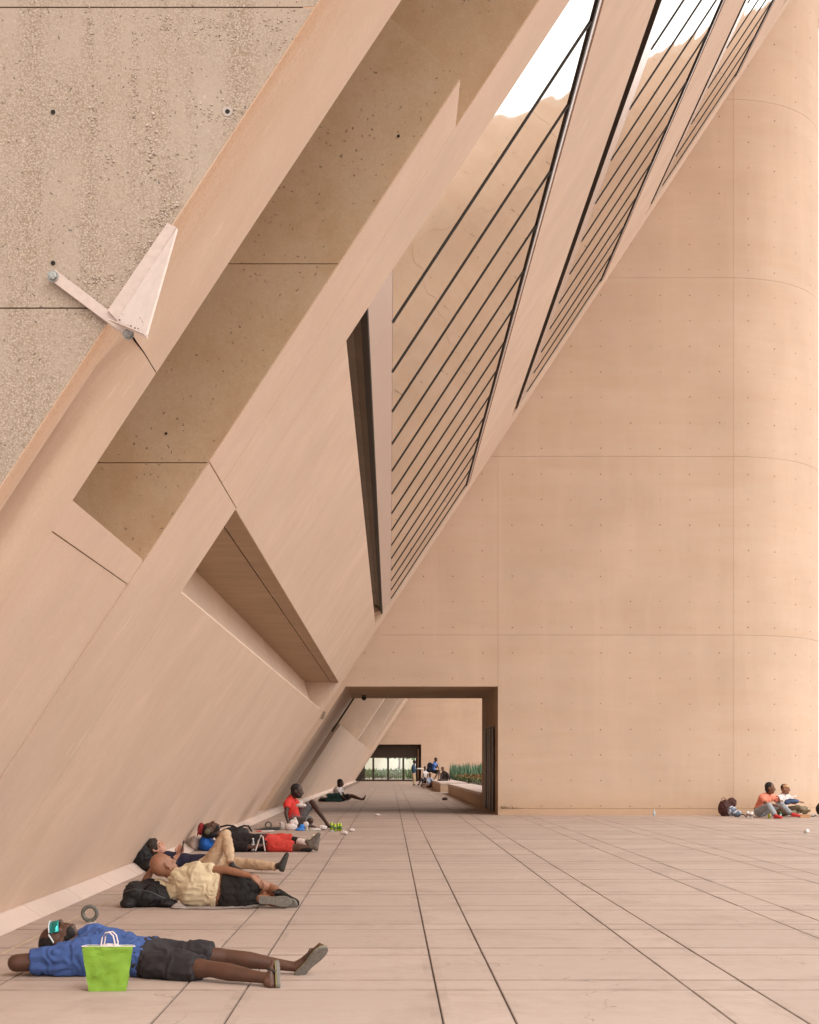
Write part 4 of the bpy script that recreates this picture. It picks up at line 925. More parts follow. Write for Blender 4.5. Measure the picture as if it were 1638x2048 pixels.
# ------------------------------------------------------------------ belongings and small things
def thing(o, label, cat, group=None): return tag(o, label, cat, group)
def bagblob(name, pieces, mat, label, cat, vox=.012, wr=.012, wf=9, group=None, par=None, flat=True):
    B = M()
    for p in pieces: B.ell(*p) if len(p) == 2 else B.loft(*p)
    o = B.blob(name, mat, par, vox, 2, wr, wf, flat=flat)
    if par is None: tag(o, label, cat, group)
    return o
nyl = fabric('black_nylon', (.020, .018, .019), .55)
# green paper carrier
b0 = FL(173, 1983); D0 = b0.y; px = D0/F
gb = empty('paper_bag', b0+V((.11, .06, 0)), 'bright green paper carrier bag standing in front of the man in blue', 'bag')
GRN = fabric('green_paper', (.185, .325, .035), .55); WHP = plain('white_paper_inside', (.74, .66, .64), .8)
bot = [(0.012, 0), (.232, .012), (.215, .13), (.02, .12)]; top = [(-.036, .030), (.282, .036), (.262, .090), (-.020, .092)]
m = M(); n1, n2 = 16, 14
HT = .262
per = []
for e in range(4):
    a, b = bot[e], bot[(e+1) % 4]; c, d = top[e], top[(e+1) % 4]
    k = n1 if e % 2 == 0 else 5
    for i in range(k):
        t_ = i/k; per.append(((a[0]+(b[0]-a[0])*t_, a[1]+(b[1]-a[1])*t_), (c[0]+(d[0]-c[0])*t_, c[1]+(d[1]-c[1])*t_), e, t_))
npz = len(per); vs = []
for r_ in range(n2+1):
    h = r_/n2
    for (p, q, e, t_) in per:
        x = p[0]*(1-h)+q[0]*h; y = p[1]*(1-h)+q[1]*h; z = HT*h
        if e in (1, 3): k_ = math.sin(math.pi*min(1, t_+.1))*.05*h**.8; x += -k_ if e == 1 else k_
        cr = noise.noise(V((x*16, y*9, z*16))); c2 = abs(noise.noise(V((x*9+4, z*22, y*3))))
        edge = min(1, 4*h)*(1-.3*h)
        y += (.016*cr+.020*(c2-.25))*edge*(1 if e == 2 else -1); x += .006*noise.noise(V((z*18, y*20, 3)))*edge
        if r_ == n2: z += .004*noise.noise(V((x*20, 0, 5)))
        vs.append(b0+V((x, y, z)))
fs = [(r_*npz+i, r_*npz+(i+1) % npz, (r_+1)*npz+(i+1) % npz, (r_+1)*npz+i) for r_ in range(n2) for i in range(npz)]+[tuple(range(npz))]
m.add(vs, fs); o = m.build('carrier', GRN, gb); sd_ = o.modifiers.new('s', 'SOLIDIFY'); sd_.thickness = .0015; sd_.offset = -1
for p in o.data.polygons: p.use_smooth = True
o.data.set_sharp_from_angle(angle=.5)
m = M(); m.tube([b0+V((p[1][0], p[1][1], HT+.001)) for p in per]+[b0+V((per[0][1][0], per[0][1][1], HT+.001))], .0026, 6); m.build('folded_rim', WHP, gb, True)
for yy, dx in ((.046, 0), (.080, .012)):
    m = M(); m.tube([b0+V((.075+dx+x, yy, z)) for x, z in ((0, .235), (.002, .27), (.008, .315), (.028, .343), (.052, .345), (.073, .325), (.083, .285), (.086, .235))], .0045); m.build('handle', plain('white_twine', (.70, .60, .58), .8, 0, .1, 80), gb, True)
bagblob('tissue', [(b0+V((.13, .062, .235)), (X_*.085, Y_*.022, Z_*.045))], plain('white_plastic_film', (.62, .54, .53), .4), None, None, .008, .014, 22, par=gb, flat=False)
# black holdall under the second man's elbow
hb = empty('holdall', FL(298, 1814), 'large black holdall under the elbow of the man in the cream T-shirt', 'bag')
bagblob('bag_body', [(W(294, 1793, 13.22), (X_*.215, Y_*.19, Z_*.125)), (W(272, 1789, 13.18), (X_*.125, Y_*.16, Z_*.125)), (W(320, 1791, 13.25), (X_*.16, Y_*.17, Z_*.115)), (W(300, 1776, 13.28), (X_*.16, Y_*.14, Z_*.08)), (W(335, 1806, 13.15), (X_*.10, Y_*.13, Z_*.045)), (W(258, 1808, 13.1), (X_*.08, Y_*.12, Z_*.05))], nyl, None, None, .012, .022, 9, par=hb)
m = M(); m.tube([W(290, 1777, 13.08), W(298, 1769, 13.04), W(307, 1769, 13.02), (W(314, 1777, 13.02)), W(316, 1787, 13.03)], .008); m.build('handle', nyl, hb, True)
m = M(); m.tube([W(250, 1783, 13.02), W(270, 1778, 13.0), W(300, 1783, 13.0), W(330, 1797, 13.02)], .0035); m.build('zip', plain('zip_teeth', (.12, .12, .12), .4, .6), hb, True)
bagblob('mat', [((W(355, 1814, 13.0)), (X_*.07, Y_*.10, Z_*.012)), (W(420, 1813, 13.2), (X_*.42, Y_*.32, Z_*.012)), (W(490, 1814, 13.2), (X_*.20, Y_*.28, Z_*.012)), (W(356, 1811, 13.05), (X_*.05, Y_*.05, Z_*.025))], fab('grey_blanket', (.33, .27, .245)), 'thin grey blanket spread under the man in the cream T-shirt', 'blanket', .01, .012, 14)
# pack behind the man with the phone, and his phone
bp = empty('backpack', FL(285, 1742), 'black backpack used as a pillow by the man with the phone', 'backpack')
bagblob('bag_body', [(W(286, 1710, 17.6), (V((.17, 0, .06)), Y_*.20, V((-.06, 0, .19)))), (W(300, 1730, 17.5), (X_*.14, Y_*.18, Z_*.09)), (W(276, 1722, 17.6), (X_*.09, Y_*.16, Z_*.10))], nyl, None, None, .014, .018, 8, par=bp)
m = M(); m.tube([W(268, 1724, 17.35), W(276, 1706, 17.35), W(290, 1694, 17.38)], .006); m.build('strap', nyl, bp, True)
ph = M(); c = W(364.5, 1693, 17.15); ph.slab([c+V((-.010, -.036, -.075)), c+V((-.010, .036, -.075)), c+V((.016, .036, .075)), c+V((.016, -.036, .075))], (.010, 0, 0)); o = ph.build('phone', plain('black_phone', (.015, .014, .016), .25), bevel=.003); tag(o, 'black mobile phone held up by the man in khaki trousers', 'phone')
# pillow bags of the sleeping man
bagblob('duffel_bag', [(W(413, 1686, 21.8), (X_*.11, Y_*.22, Z_*.16)), (W(423, 1693, 21.8), (X_*.20, Y_*.22, Z_*.10)), (W(445, 1697, 21.7), (X_*.14, Y_*.2, Z_*.05))], fabric('bright_blue_nylon', (.018, .11, .42), .5), 'bright blue bag under the head of the sleeping man', 'bag', .014, .016, 8)
bagblob('tote_bag', [(W(391, 1687, 21.9), (X_*.10, Y_*.2, Z_*.13)), (W(384, 1683, 22.0), (X_*.10, Y_*.2, Z_*.10))], fab('off_white_canvas', (.58, .46, .40)), 'off-white bag beside the blue one against the kerb', 'bag', .014, .014, 7)
def bottle(u, v, h, mat, capm, label, name='bottle', cat='bottle', D=None, group=None):
    b = FL(u, v) if D is None else W(u, v, D); e = empty(name, b, label, cat, group); r = h*.155
    m = M().lathe([(r*.85, .0), (r, .01*h), (r, .22*h), (r*.93, .25*h), (r, .28*h), (r*.93, .36*h), (r, .39*h), (r, .62*h), (r*.75, .74*h), (r*.42, .86*h), (r*.40, .92*h)], b); m.build('bottle_body', mat, e, True)
    m = M().lathe([(r*1.01, .30*h), (r*1.01, .56*h)], b); m.build('label_band', plain('bottle_label', (.55, .57, .58), .5) if 'bottle_label' not in bpy.data.materials else bpy.data.materials['bottle_label'], e, True)
    m = M().lathe([(r*.47, .90*h), (r*.47, .99*h)], b); m.build('cap', capm, e, True); return e
PET = clear_glass('clear_plastic', (.90, .90, .90), .22); WCAP = plain('white_cap', (.7, .68, .66), .4)
bottle(506, 1704, .215, PET, WCAP, 'clear water bottle standing beside the sleeping man in black')
bottle(1308.5, 1632, .17, plain('pale_blue_plastic', (.36, .50, .58), .3), WCAP, 'small pale blue bottle standing alone at the foot of the tower wall')
GB = plain('green_bottle_glass', (.035, .20, .09), .2)
bottle(1561, 1636, .17, GB, plain('green_cap', (.05, .2, .08), .4), 'small green bottle standing between the feet of the person in coral')
bottle(694.5, 1602.5, .30, PET, WCAP, 'clear bottle standing by the hand of the person with the teal suitcase')
# green cans
CAN = plain('lime_can', (.34, .42, .03), .35, .4, .2, 30); CG = plain('dark_green_print', (.06, .16, .03), .4)
ALU = plain('aluminium', (.6, .58, .55), .3, .9)
can0 = None
for u, v, lb in ((663, 1660, 'lime green drinks can, leftmost of the four by the seated man in red'), (669.5, 1663, 'lime green drinks can standing slightly forward of the other three'), (676, 1662, 'lime green drinks can between the front one and the rightmost'), (681, 1662, 'lime green drinks can, rightmost of the four')):
    b = FL(u, v)
    if can0 is None:
        e = empty('drinks_can', b, lb, 'can', 'green cans beside the seated man in red')
        M().lathe([(.024, 0), (.030, .006), (.030, .150), (.024, .158)], b, Z_, 20).build('can_body', CAN, e, True)
        M().lathe([(.0303, .045), (.0303, .10)], b, Z_, 20).build('printed_band', CG, e, True)
        M().lathe([(.0235, .156), (.0245, .161)], b, Z_, 20).build('can_lid', ALU, e, True)
        can0 = e
    else:
        e = can0.copy(); COL.objects.link(e); e.location = b; e['label'] = lb
        for ch in list(can0.children): c_ = ch.copy(); COL.objects.link(c_); c_.parent = e
# bags round the seated man
PLW = fabric('white_plastic_bag', (.66, .56, .53), .4)
bagblob('plastic_bag', [(W(582, 1655, 28.6), (X_*.13, Y_*.12, Z_*.095)), (W(588, 1646, 28.6), (X_*.09, Y_*.06, Z_*.07)), (W(590, 1640, 28.6), (X_*.04, Y_*.03, Z_*.06))], PLW, 'full white plastic bag in front of the hand of the seated man in red', 'bag', .014, .022, 10)
bagblob('plastic_bag', [(W(564, 1655, 28.9), (X_*.06, Y_*.10, Z_*.10)), (W(562, 1646, 28.9), (X_*.04, Y_*.06, Z_*.04))], fabric('grey_plastic_bag', (.46, .38, .36), .4), 'crumpled greyish plastic bag, leftmost by the man in red', 'bag', .014, .02, 12)
bagblob('plastic_bag', [(W(600, 1660, 28.3), (X_*.105, Y_*.09, Z_*.045)), (W(604, 1653, 28.4), (X_*.06, Y_*.05, Z_*.05))], fabric('blue_white_bag', (.04, .19, .55), .4), 'small blue plastic bag on the ground at the feet of the man in red', 'bag', .012, .018, 12)
bagblob('plastic_bag', [(W(612, 1649, 28.9), (X_*.06, Y_*.05, Z_*.06))], PLW, 'white plastic film puffed up behind the small blue bag', 'bag', .012, .018, 14)
bagblob('towel', [(W(645, 1655, 28.5), (X_*.10, Y_*.09, Z_*.055)), (W(630, 1659, 28.3), (X_*.13, Y_*.08, Z_*.03))], fab('white_towel', (.60, .52, .50)), 'folded white towel under the foot of the man in red', 'towel', .012, .01, 14)
bagblob('food_wrapper', [(W(624, 1663, 27.9), (X_*.15, Y_*.06, Z_*.015)), (W(614, 1657, 28), (X_*.02, Y_*.02, Z_*.05))], fab('pale_wrapper', (.52, .50, .38)), 'pale wrapper with green scraps beside the towel', 'wrapper', .010, .012, 18)
bagblob('plastic_cup', [(W(664, 1664, 27.8), (X_*.06, Y_*.05, Z_*.03))], plain('cloudy_plastic', (.40, .42, .44), .2), 'flattened clear cup below the green cans', 'cup', .010, .012, 18)
bagblob('white_cloth', [(W(602, 1611, 29.3), (X_*.12, Y_*.09, Z_*.045)), (W(602, 1604, 29.35), (X_*.04, Y_*.04, Z_*.03))], PLW, 'crumpled white cloth on the lap of the man in red', 'cloth', .012, .012, 14, flat=False)
bagblob('paper_scrap', [(W(625, 1679, 24.6), (X_*.07, Y_*.05, Z_*.03)), (W(628, 1672, 24.8), (X_*.05, Y_*.04, Z_*.03))], fab('crumpled_paper', (.60, .55, .42)), 'crumpled paper behind the shoe of the sleeping man', 'litter', .010, .012, 20)
def litter(u, v, r, label, cat='litter', name='paper_cup', col=PLW):
    b = FL(u, v); o = M().ell(b+Z_*r*.6, (X_*r*1.2, Y_*r, Z_*r*.62)).blob(name, col, None, r*.16, 1, r*.35, 1.2/r, flat=True); tag(o, label, cat); return o
litter(688, 1669, .062, 'crumpled white tissue nearest below the green cans'); litter(704, 1663, .05, 'crumpled white tissue right of the green cans'); litter(755, 1632, .055, 'small white scrap lying in the shade line of the passage')
e = empty('paper_cup', FL(1610, 1667), 'small white paper cup lying on its side near the right edge of the plaza', 'cup'); b = FL(1610, 1667)
M().lathe([(.030, 0), (.040, .085)], b+V((0, 0, .04)), (.3, -1, .1), 16).build('cup_wall', WCAP, e, True); M().lathe([(.041, .082), (.043, .088)], b+V((0, 0, .04)), (.3, -1, .1), 16).build('cup_rim', WCAP, e, True)
# things lying behind the sleeping man
DG = plain('dark_grey_tube', (.05, .055, .055), .5)
e = empty('folded_umbrella', FL(535, 1661), 'dark folded umbrella with a red and white handle lying behind the red shorts', 'umbrella')
M().loft([W(505, 1662, 28.6), W(530, 1658, 28.6), W(558, 1657, 28.5)], [.02, .035, .03], None, 10).build('canopy', DG, e, True); M().tube([W(520, 1664, 27.8), W(546, 1662, 27.8)], .022).build('handle', fab('white_grip', (.6, .5, .48)), e, True); M().tube([W(514, 1664, 27.8), W(522, 1663.5, 27.8)], .023).build('grip_end', red, e, True)
bagblob('clothes_heap', [(W(508, 1656, 28.9), (X_*.12, Y_*.1, Z_*.05)), (W(500, 1659, 28.8), (X_*.08, Y_*.1, Z_*.04))], fab('mottled_cloth', (.28, .21, .17)), 'small heap of mottled cloth beyond the belly of the sleeping man', 'clothes', .012, .02, 16)
bagblob('green_wrapper', [(W(552, 1658, 28.9), (X_*.05, Y_*.05, Z_*.035))], fab('green_foil', (.10, .30, .05)), 'small green wrapper by the left plastic bag', 'wrapper', .012, .012, 18)
e = empty('backpack', FL(478, 1668), 'black backpack with looped straps lying behind the belly of the sleeping man', 'backpack'); bagblob('bag_body', [(W(470, 1664, 24.), (X_*.25, Y_*.2, Z_*.09))], nyl, None, None, .016, .016, 8, par=e)
m = M(); m.tube([W(440, 1654, 23.6), W(455, 1650.5, 23.6), W(467, 1652, 23.6), W(474, 1657, 23.6)], .016); m.tube([W(478, 1655, 23.6), W(488, 1651.5, 23.6), W(497, 1652, 23.6), W(503, 1662, 23.5)], .016); m.build('strap', nyl, e, True)
# suitcase
TEAL = fabric('teal_suitcase_fabric', (.030, .085, .080), .6)
c = FL(668, 1602.5); c.y = 50.0; px = 50.0/F
e = empty('suitcase', V((c.x, 50.0, zg(50))), 'teal soft suitcase lying flat beside the person in the white shirt', 'suitcase'); z0 = zg(50)
m = M().box((c.x-.26, 49.8, z0+.02), (c.x+.32, 50.25, z0+.16)); m.build('lower_shell', TEAL, e, bevel=.03); m = M().box((c.x-.24, 49.82, z0+.168), (c.x+.30, 50.23, z0+.31)); m.build('upper_shell', TEAL, e, bevel=.04)
m = M().box((c.x-.262, 49.795, z0+.158), (c.x+.322, 50.2, z0+.17)); m.build('zip', plain('dark_zip_tape', (.02, .03, .03), .6), e)  # dark zip running between the two shells
for dx in (-.2, .26): M().lathe([(.02, -.015), (.03, -.01), (.03, .01), (.02, .015)], V((c.x+dx, 49.85, z0+.03)), X_).build('wheel', DG, e, True)
bagblob('black_bag', [(W(648, 1600, 50.6), (X_*.22, Y_*.2, Z_*.09))], nyl, 'flat black bag between the ring and the teal suitcase', 'bag', .02, .015, 7)
# right-hand belongings
mar = fabric('maroon_brown_nylon', (.075, .030, .026), .6)
e = empty('backpack', FL(1452, 1635), 'maroon-brown backpack leaning against the plinth of the tower', 'backpack')
bagblob('bag_body', [(W(1451, 1617, 36.3), (X_*.20, Y_*.15, Z_*.23)), (W(1463, 1606, 36.3), (X_*.13, Y_*.12, Z_*.14))], mar, None, None, .016, .03, 8, par=e)
m = M(); m.tube([W(1443, 1603, 36.1), W(1444, 1597, 36.1), W(1449, 1595, 36.1), W(1453, 1600, 36.1)], .012); m.build('handle', fab('tan_strap', (.30, .18, .13)), e, True)
N = NT('floral_print'); p = N.n('ShaderNodeTexCoord').outputs['Object']; a = N.vor(p, 14, 'F1', 'Distance'); N.fin(N.mix(N.rmp(a, .38, .5), (.56, .56, .62), (.10, .13, .19)), .7)
e = empty('backpack', FL(1468, 1636), 'white and blue floral bag lying in front of the maroon backpack', 'bag')
bagblob('bag_body', [(W(1464, 1622, 35.6), (X_*.12, Y_*.12, Z_*.13)), (W(1474, 1627, 35.5), (X_*.12, Y_*.12, Z_*.09))], N.m, None, None, .014, .012, 8, par=e)
m = M(); m.tube([W(1479, 1630, 35.2), W(1487, 1628.5, 35.1), W(1492, 1633, 35.1)], .014); m.build('strap', nyl, e, True); e.name = 'floral_bag'
for u, v, lb in ((1496, 1635.5, 'white printed paper cup left of the person in coral'), (1502.5, 1637, 'white paper cup nearest to the person in coral')):
    b = FL(u, v); e = empty('paper_cup', b, lb, 'cup'); M().lathe([(.036, 0), (.048, .155)], b, Z_, 16).build('cup_wall', WCAP, e, True); M().lathe([(.0485, .152), (.05, .162), (.03, .17)], b, Z_, 16).build('cup_lid', plain('cup_lid_white', (.72, .68, .66), .4), e, True)
    M().lathe([(.0405, .05), (.0455, .11)], b, Z_, 16).build('cup_print', plain('cup_print_brown', (.22, .14, .13), .6), e, True)
b = FL(1538, 1636.5); e = empty('drinks_can', b, 'yellow-green can under the raised knee of the person in coral', 'can'); M().lathe([(.024, 0), (.030, .006), (.030, .11), (.024, .118)], b, Z_, 16).build('can_body', CAN, e, True); M().lathe([(.0235, .116), (.0245, .121)], b, Z_, 16).build('can_lid', ALU, e, True)
TANB = plain('tan_cardboard', (.50, .27, .13), .85, 0, .1, 12); b = FL(1600, 1635)
e = empty('cardboard_box', b, 'flat tan cardboard box under the feet of the person with the visor', 'box'); M().box((b.x-.04, b.y-.15, b.z+.002), (b.x+.22, b.y+.05, b.z+.065)).build('box_body', TANB, e, bevel=.004); M().box((b.x-.043, b.y-.153, b.z+.066), (b.x+.223, b.y+.053, b.z+.075)).build('box_lid', TANB, e)
bagblob('denim_bundle', [(W(1584, 1602, 35.7), (X_*.19, Y_*.12, Z_*.06)), (W(1575, 1605, 35.7), (X_*.09, Y_*.12, Z_*.05))], fab('blue_denim', (.075, .115, .22)), 'blue denim bundle on the lap of the person with the visor', 'clothes', .014, .012, 9, flat=False)
m = M(); c = W(1588, 1594.5, 35.6); m.slab([c+V((-.10, -.05, -.01)), c+V((.07, -.05, .03)), c+V((.08, .06, .05)), c+V((-.09, .06, .01))], (0, 0, .006)); o = m.build('paper_sheet', WCAP); tag(o, 'white sheet of paper lying on the denim bundle', 'paper')
e = empty('backpack', FL(1641, 1633), 'black bag cut off by the right edge of the picture', 'bag'); bagblob('bag_body', [(W(1645, 1618, 36.2), (X_*.17, Y_*.18, Z_*.18))], nyl, None, None, .016, .012, 8, par=e)
m = M(); m.tube([W(1632, 1631, 35.6), W(1626, 1632.5, 35.5), W(1622, 1632, 35.5)], .014); m.build('strap', nyl, e, True); e.name = 'black_bag'
# ------------------------------------------------------------------ anchor rings along the wall
def ring_at(D, label, near):
    b = V((-2.555, D, zg(D))); e = empty('anchor_ring', b, label, 'ring', 'cast rings set in the pavement along the wall')
    R_, r_ = .0595, .0165
    m = M(); vs = []; fs = []; n1, n2 = (40, 14) if near else (20, 8)
    for i in range(n1):
        a = 2*math.pi*i/n1
        for k in range(n2):
            q = 2*math.pi*k/n2; rr_ = R_+r_*math.cos(q); vs.append(b+V((rr_*math.cos(a), r_*1.15*math.sin(q), .078+rr_*math.sin(a))))
    fs = [(i*n2+k, ((i+1) % n1)*n2+k, ((i+1) % n1)*n2+(k+1) % n2, i*n2+(k+1) % n2) for i in range(n1) for k in range(n2)]
    m.add(vs, fs); m.build('ring', MT['ring'], e, True)
    m = M().lathe([(.034, -.001), (.034, .006), (.022, .010), (.018, .02)], b, Z_, 20); m.build('base', MT['ring'], e, True)
    if near: m = M().lathe([(.046, -.004), (.046, .0035)], b+V((.012, -.01, 0)), Z_, 20); m.build('grout', plain('pale_grout', (.55, .47, .43), .9), e)
    return e
for D, lb in ((11.83, 'nearest and largest metal ring, upright on the pavement behind the man in blue'), (17.9, 'metal ring hidden behind the man with the phone'), (23.6, 'metal ring behind the sleeping man in red shorts'), (29.2, 'metal ring left of the seated man in red'), (52.2, 'metal ring left of the teal suitcase')):
    ring_at(D, lb, D < 20)
for i, D in enumerate((72, 76.5, 81, 86, 92, 99, 106, 113)):
    ring_at(D, 'small far ring in the row leading to the glass doors, %s from the front' % ('first second third fourth fifth sixth seventh eighth'.split()[i]), False)
# ------------------------------------------------------------------ steel bracket on the rough wall
br = empty('steel_bracket', W(240, 640, 5.93), 'cream painted steel bracket bolted across the edge beam and the rough wall', 'bracket')
DW = 5.915
m = M(); a, b, c, d = W(112, 541, DW), W(97, 558, DW), W(252, 674, DW), W(262, 655, DW); m.slab([a, b, c, d], (0, -.012, 0)); m.build('flat_bar', MT['white'], br, bevel=.0015)
m = M(); a, b, c, d = W(335, 447, 5.90), W(354, 456, 5.90), W(238, 646, 5.90), W(216, 622, 5.90); m.slab([a, b, c, d], (0, -.010, 0)); m.build('flange', MT['white'], br, bevel=.0015)
m = M(); a, b, c = W(353, 456, 5.89), W(292, 669, 5.62), W(233, 643, 5.88); n_ = nrm((b-a).cross(c-a)); m.slab([a, b, c], n_*.010); m.build('gusset', plain('pale_pink_paint', (.50, .40, .355), .6, 0, .06, 25), br, bevel=.001)
m = M(); a, b, c, d = W(216, 637, 5.88), W(231, 646, 5.87), W(297, 676, 5.60), W(290, 667, 5.62); m.slab([a, b, c, d], (0, -.02, -.008)); m.build('foot_plate', MT['white'], br)
for u, v in ((106, 553), (257, 669)):
    M().lathe([(.018, 0), (.018, .012), (.012, .014)], W(u, v, DW-.012), (0, -1, 0), 6).build('bolt_head', MT['steel'], br); M().lathe([(.024, 0), (.024, .004)], W(u, v, DW-.012), (0, -1, 0), 20).build('washer', MT['steel'], br)
r3 = random.Random(4)
m = M()
for (u, v) in ((244, 628), (247, 630), (280, 636), (283, 640), (287, 650), (285, 644), (239, 640), (262, 652), (270, 656), (256, 650), (276, 657)):
    t_ = (v-456)/210; q = W(u, v, 5.885-.27*max(0, (u-233)/60)*max(0, min(1, (v-456)/213))-.012); rx = r3.uniform(.001, .005); m.slab([q+V((rx*math.cos(k), 0, rx*math.sin(k))) for k in (0, 1, 2.2, 3.4, 4.6, 5.5)], (0, -.001, 0))
m.build('rust_spots', MT['rust'], br)
for (u, v) in ((106, 224), (455, 223), (106, 526)):
    c = W(u, v, 5.9285); o = M().lathe([(.010, 0), (.010, .0012)], c, (0, -1, 0), 14).build('tie_hole', MT['black'], bld)
    if u > 400: M().lathe([(.022, 0), (.022, .0006)], c, (0, -1, 0), 14).build('mortar_ring', plain('pale_mortar', (.36, .30, .265), .9, 0, .1, 60), bld)
for (u, v, D, r) in ((797, 72, 9.57, .007), (797, 272, 8.9, .010), (332, 867, 8.9, .009)):
    M().lathe([(r, 0), (r*.8, .001)], W(u, v, D-.002), (0, -1, 0), 10).build('tie_hole', MT['black'], bld)
# pebbles bared in pockets of the rough wall
pm = M(); r4 = random.Random(11)
spots = [(355, 412, 12, 5, 60), (330, 440, 28, 18, 120), (300, 500, 30, 30, 120), (265, 560, 24, 24, 90), (200, 560, 40, 14, 60), (180, 60, 5, 60, 40), (270, 160, 8, 90, 70), (335, 45, 14, 14, 30), (410, 225, 26, 20, 50), (470, 235, 20, 16, 40), (218, 320, 14, 18, 30), (300, 290, 12, 50, 50), (185, 260, 8, 40, 40), (560, 60, 40, 40, 60), (430, 50, 40, 30, 50)]
for (u, v, su, sv_, n_) in spots:
    for _ in range(n_):
        uu, v2 = r4.gauss(u, su*.6), r4.gauss(v, sv_*.6)
        if uu > (975-v2)*.657-16 or v2 > 606: continue
        if r4.random() < .35: continue
        r = r4.uniform(.002, .0048)*(1.5 if su == 12 else 1); q = W(uu, v2, 5.929)
        ax = nrm((r4.uniform(-1, 1), 0, r4.uniform(-1, 1))); az = V((-ax.z, 0, ax.x)); pm.ell(q, (ax*r*r4.uniform(.8, 1.5), V((0, -r*.7, 0)), az*r), 6, 4)
N = NT('pale_pebbles'); p = N.P(); q = N.n('ShaderNodeTexVoronoi'); N.l(p, q.inputs['Vector']); q.inputs['Scale'].default_value = 110; cc = N.sep(q.outputs['Color']); N.fin(N.mix(cc[0], (.26, .19, .14), (.46, .37, .31)), .7)
pm.build('bared_pebbles', N.m, bld, True, kind='stuff')
# ------------------------------------------------------------------ passage: folded gate, dome camera
gt = empty('folding_gate', V((2.6, 40, zg(40))), 'dark folded metal gate standing against the right jamb of the passage', 'gate')
GM = plain('grey_brown_gate_metal', (.105, .088, .075), .5, .3, .2, 3)
def gx_(D): return 2.873-.05
y_a, y_b = 38.0, 41.8
zt_ = HC+1.13
for i in range(4):
    ya = y_a+(y_b-y_a)*i/4; yb = y_a+(y_b-y_a)*(i+1)/4
    M().box((2.835-(.015 if i % 2 else 0), ya+.04, zg(40)+.05), (2.868, yb-.04, zt_)).build('gate_panel', GM, gt, bevel=.01)
    M().lathe([(.025, 0), (.025, 2.25)], V((2.835, ya+.0, zg(40)+.05)), Z_, 10).build('gate_post', GM, gt, True)
M().box((2.80, y_a, zt_+.01), (2.87, y_b, zt_+.06)).build('top_rail', plain('worn_pale_rail', (.36, .25, .18), .6, 0, .2, 3), gt)
e = empty('dome_camera', W(728, 1399, 42.0), 'small dark dome camera under the lintel of the passage', 'camera'); c = W(728, 1400, 41.5); c.z = 163/75.1+HC
M().lathe([(.07, 0), (.07, -.04), (.04, -.05)], c, Z_, 16).build('mount', GM, e, True); M().ell(c-Z_*.09, (X_*.07, Y_*.07, Z_*.065), 16, 10).build('dome', plain('smoked_dome', (.03, .03, .03), .15), e, True)
m = M(); m.box((-.06, 0, 0), (0, 0, 0))
# pipe along the far end of the left jamb
cz = HC+2.1; m = M(); m.loft([V((-2.55+T*1.15, 43.2, HC+1.15)), V((-2.55+T*2.15, 43.2, HC+2.15))], [.028, .028], None, 8); m.build('jamb_conduit', plain('dark_conduit', (.06, .045, .035), .6), tw1, True)
# ------------------------------------------------------------------ court beyond: benches and planting
zc = zg(60)
BN = concrete('bench_concrete', (.50, .36, .26), 'none')
e = empty('planter_wall', V((3.4, 55, zc)), 'long low concrete planter wall leading back from the passage', 'planter')
HT2 = HC-.76
M().box((2.82, 43.6, zc-.1), (3.95, 67.5, HT2-.10)).build('wall_block', BN, e, bevel=.01); M().box((2.80, 43.6, HT2-.095), (3.97, 67.52, HT2)).build('coping', plain('pale_coping', (.62, .50, .45), .7, 0, .06, 3), e, bevel=.01)
e = empty('concrete_bench', V((3.2, 74, zc)), 'block-shaped concrete bench on which people sit in the court', 'bench')
M().box((2.55, 70.5, zc-.1), (3.9, 92, HT2-.08)).build('bench_block', BN, e, bevel=.01); M().box((2.53, 70.48, HT2-.075), (3.92, 92.0, HT2+.02)).build('bench_top', plain('pale_bench_top', (.62, .50, .45), .7, 0, .06, 3), e, bevel=.01)
soil = M(); soil.box((3.95, 46, zc-.1), (14, 98, HT2-.05)); e = empty('flower_bed', V((8, 75, zc)), 'raised bed of orange flowers with grey-green grasses behind', 'planting'); soil.build('soil', plain('dark_soil', (.05, .03, .02), .95, 0, .3, 2), e)
def leaves(n, x0, x1, y0, y1, z0, h, size, upr, seed, jit=.3):
    r = random.Random(seed); m = M()
    for _ in range(n):
        x, y = r.uniform(x0, x1), r.uniform(y0, y1); hh = h*(.45+.55*r.random())*(1+.35*noise.noise(V((x*.6, y*.6, seed)))); z = z0+hh*(r.random()**.5 if upr < .5 else r.random()*.5)
        a = r.uniform(0, 6.28); t_ = r.uniform(-.5, .5)*(1-upr)*2+r.uniform(-.2, .2)
        up = V((math.sin(t_)*math.cos(a), math.sin(t_)*math.sin(a), math.cos(t_))); s_ = V((-math.sin(a), math.cos(a), 0)); L_ = size*r.uniform(.6, 1.3)*(3 if upr > .5 else 1); w2 = size*(.16 if upr > .5 else .45)
        p = V((x, y, z)); m.add([p-s_*w2, p+s_*w2, p+up*L_+s_*w2*.2, p+up*L_-s_*w2*.2], [(0, 1, 2, 3)])
    return m
def leafmat(name, c1, c2):
    N = NT(name); a = N.noi(N.P(), 3.2, 4, .7); N.fin(N.mix(N.rmp(a, .35, .65), c1, c2), .6); return N.m
leaves(6500, 4.0, 13, 52, 88, HT2-.05, .42, .11, 0, 1).build('flower_foliage', leafmat('olive_foliage', (.09, .105, .025), (.05, .07, .015)), e, kind='stuff')
leaves(3400, 4.0, 13, 60, 90, HT2+.16, .26, .06, 0, 2).build('orange_flowers', leafmat('orange_petals', (.42, .16, .04), (.30, .10, .03)), e, kind='stuff')
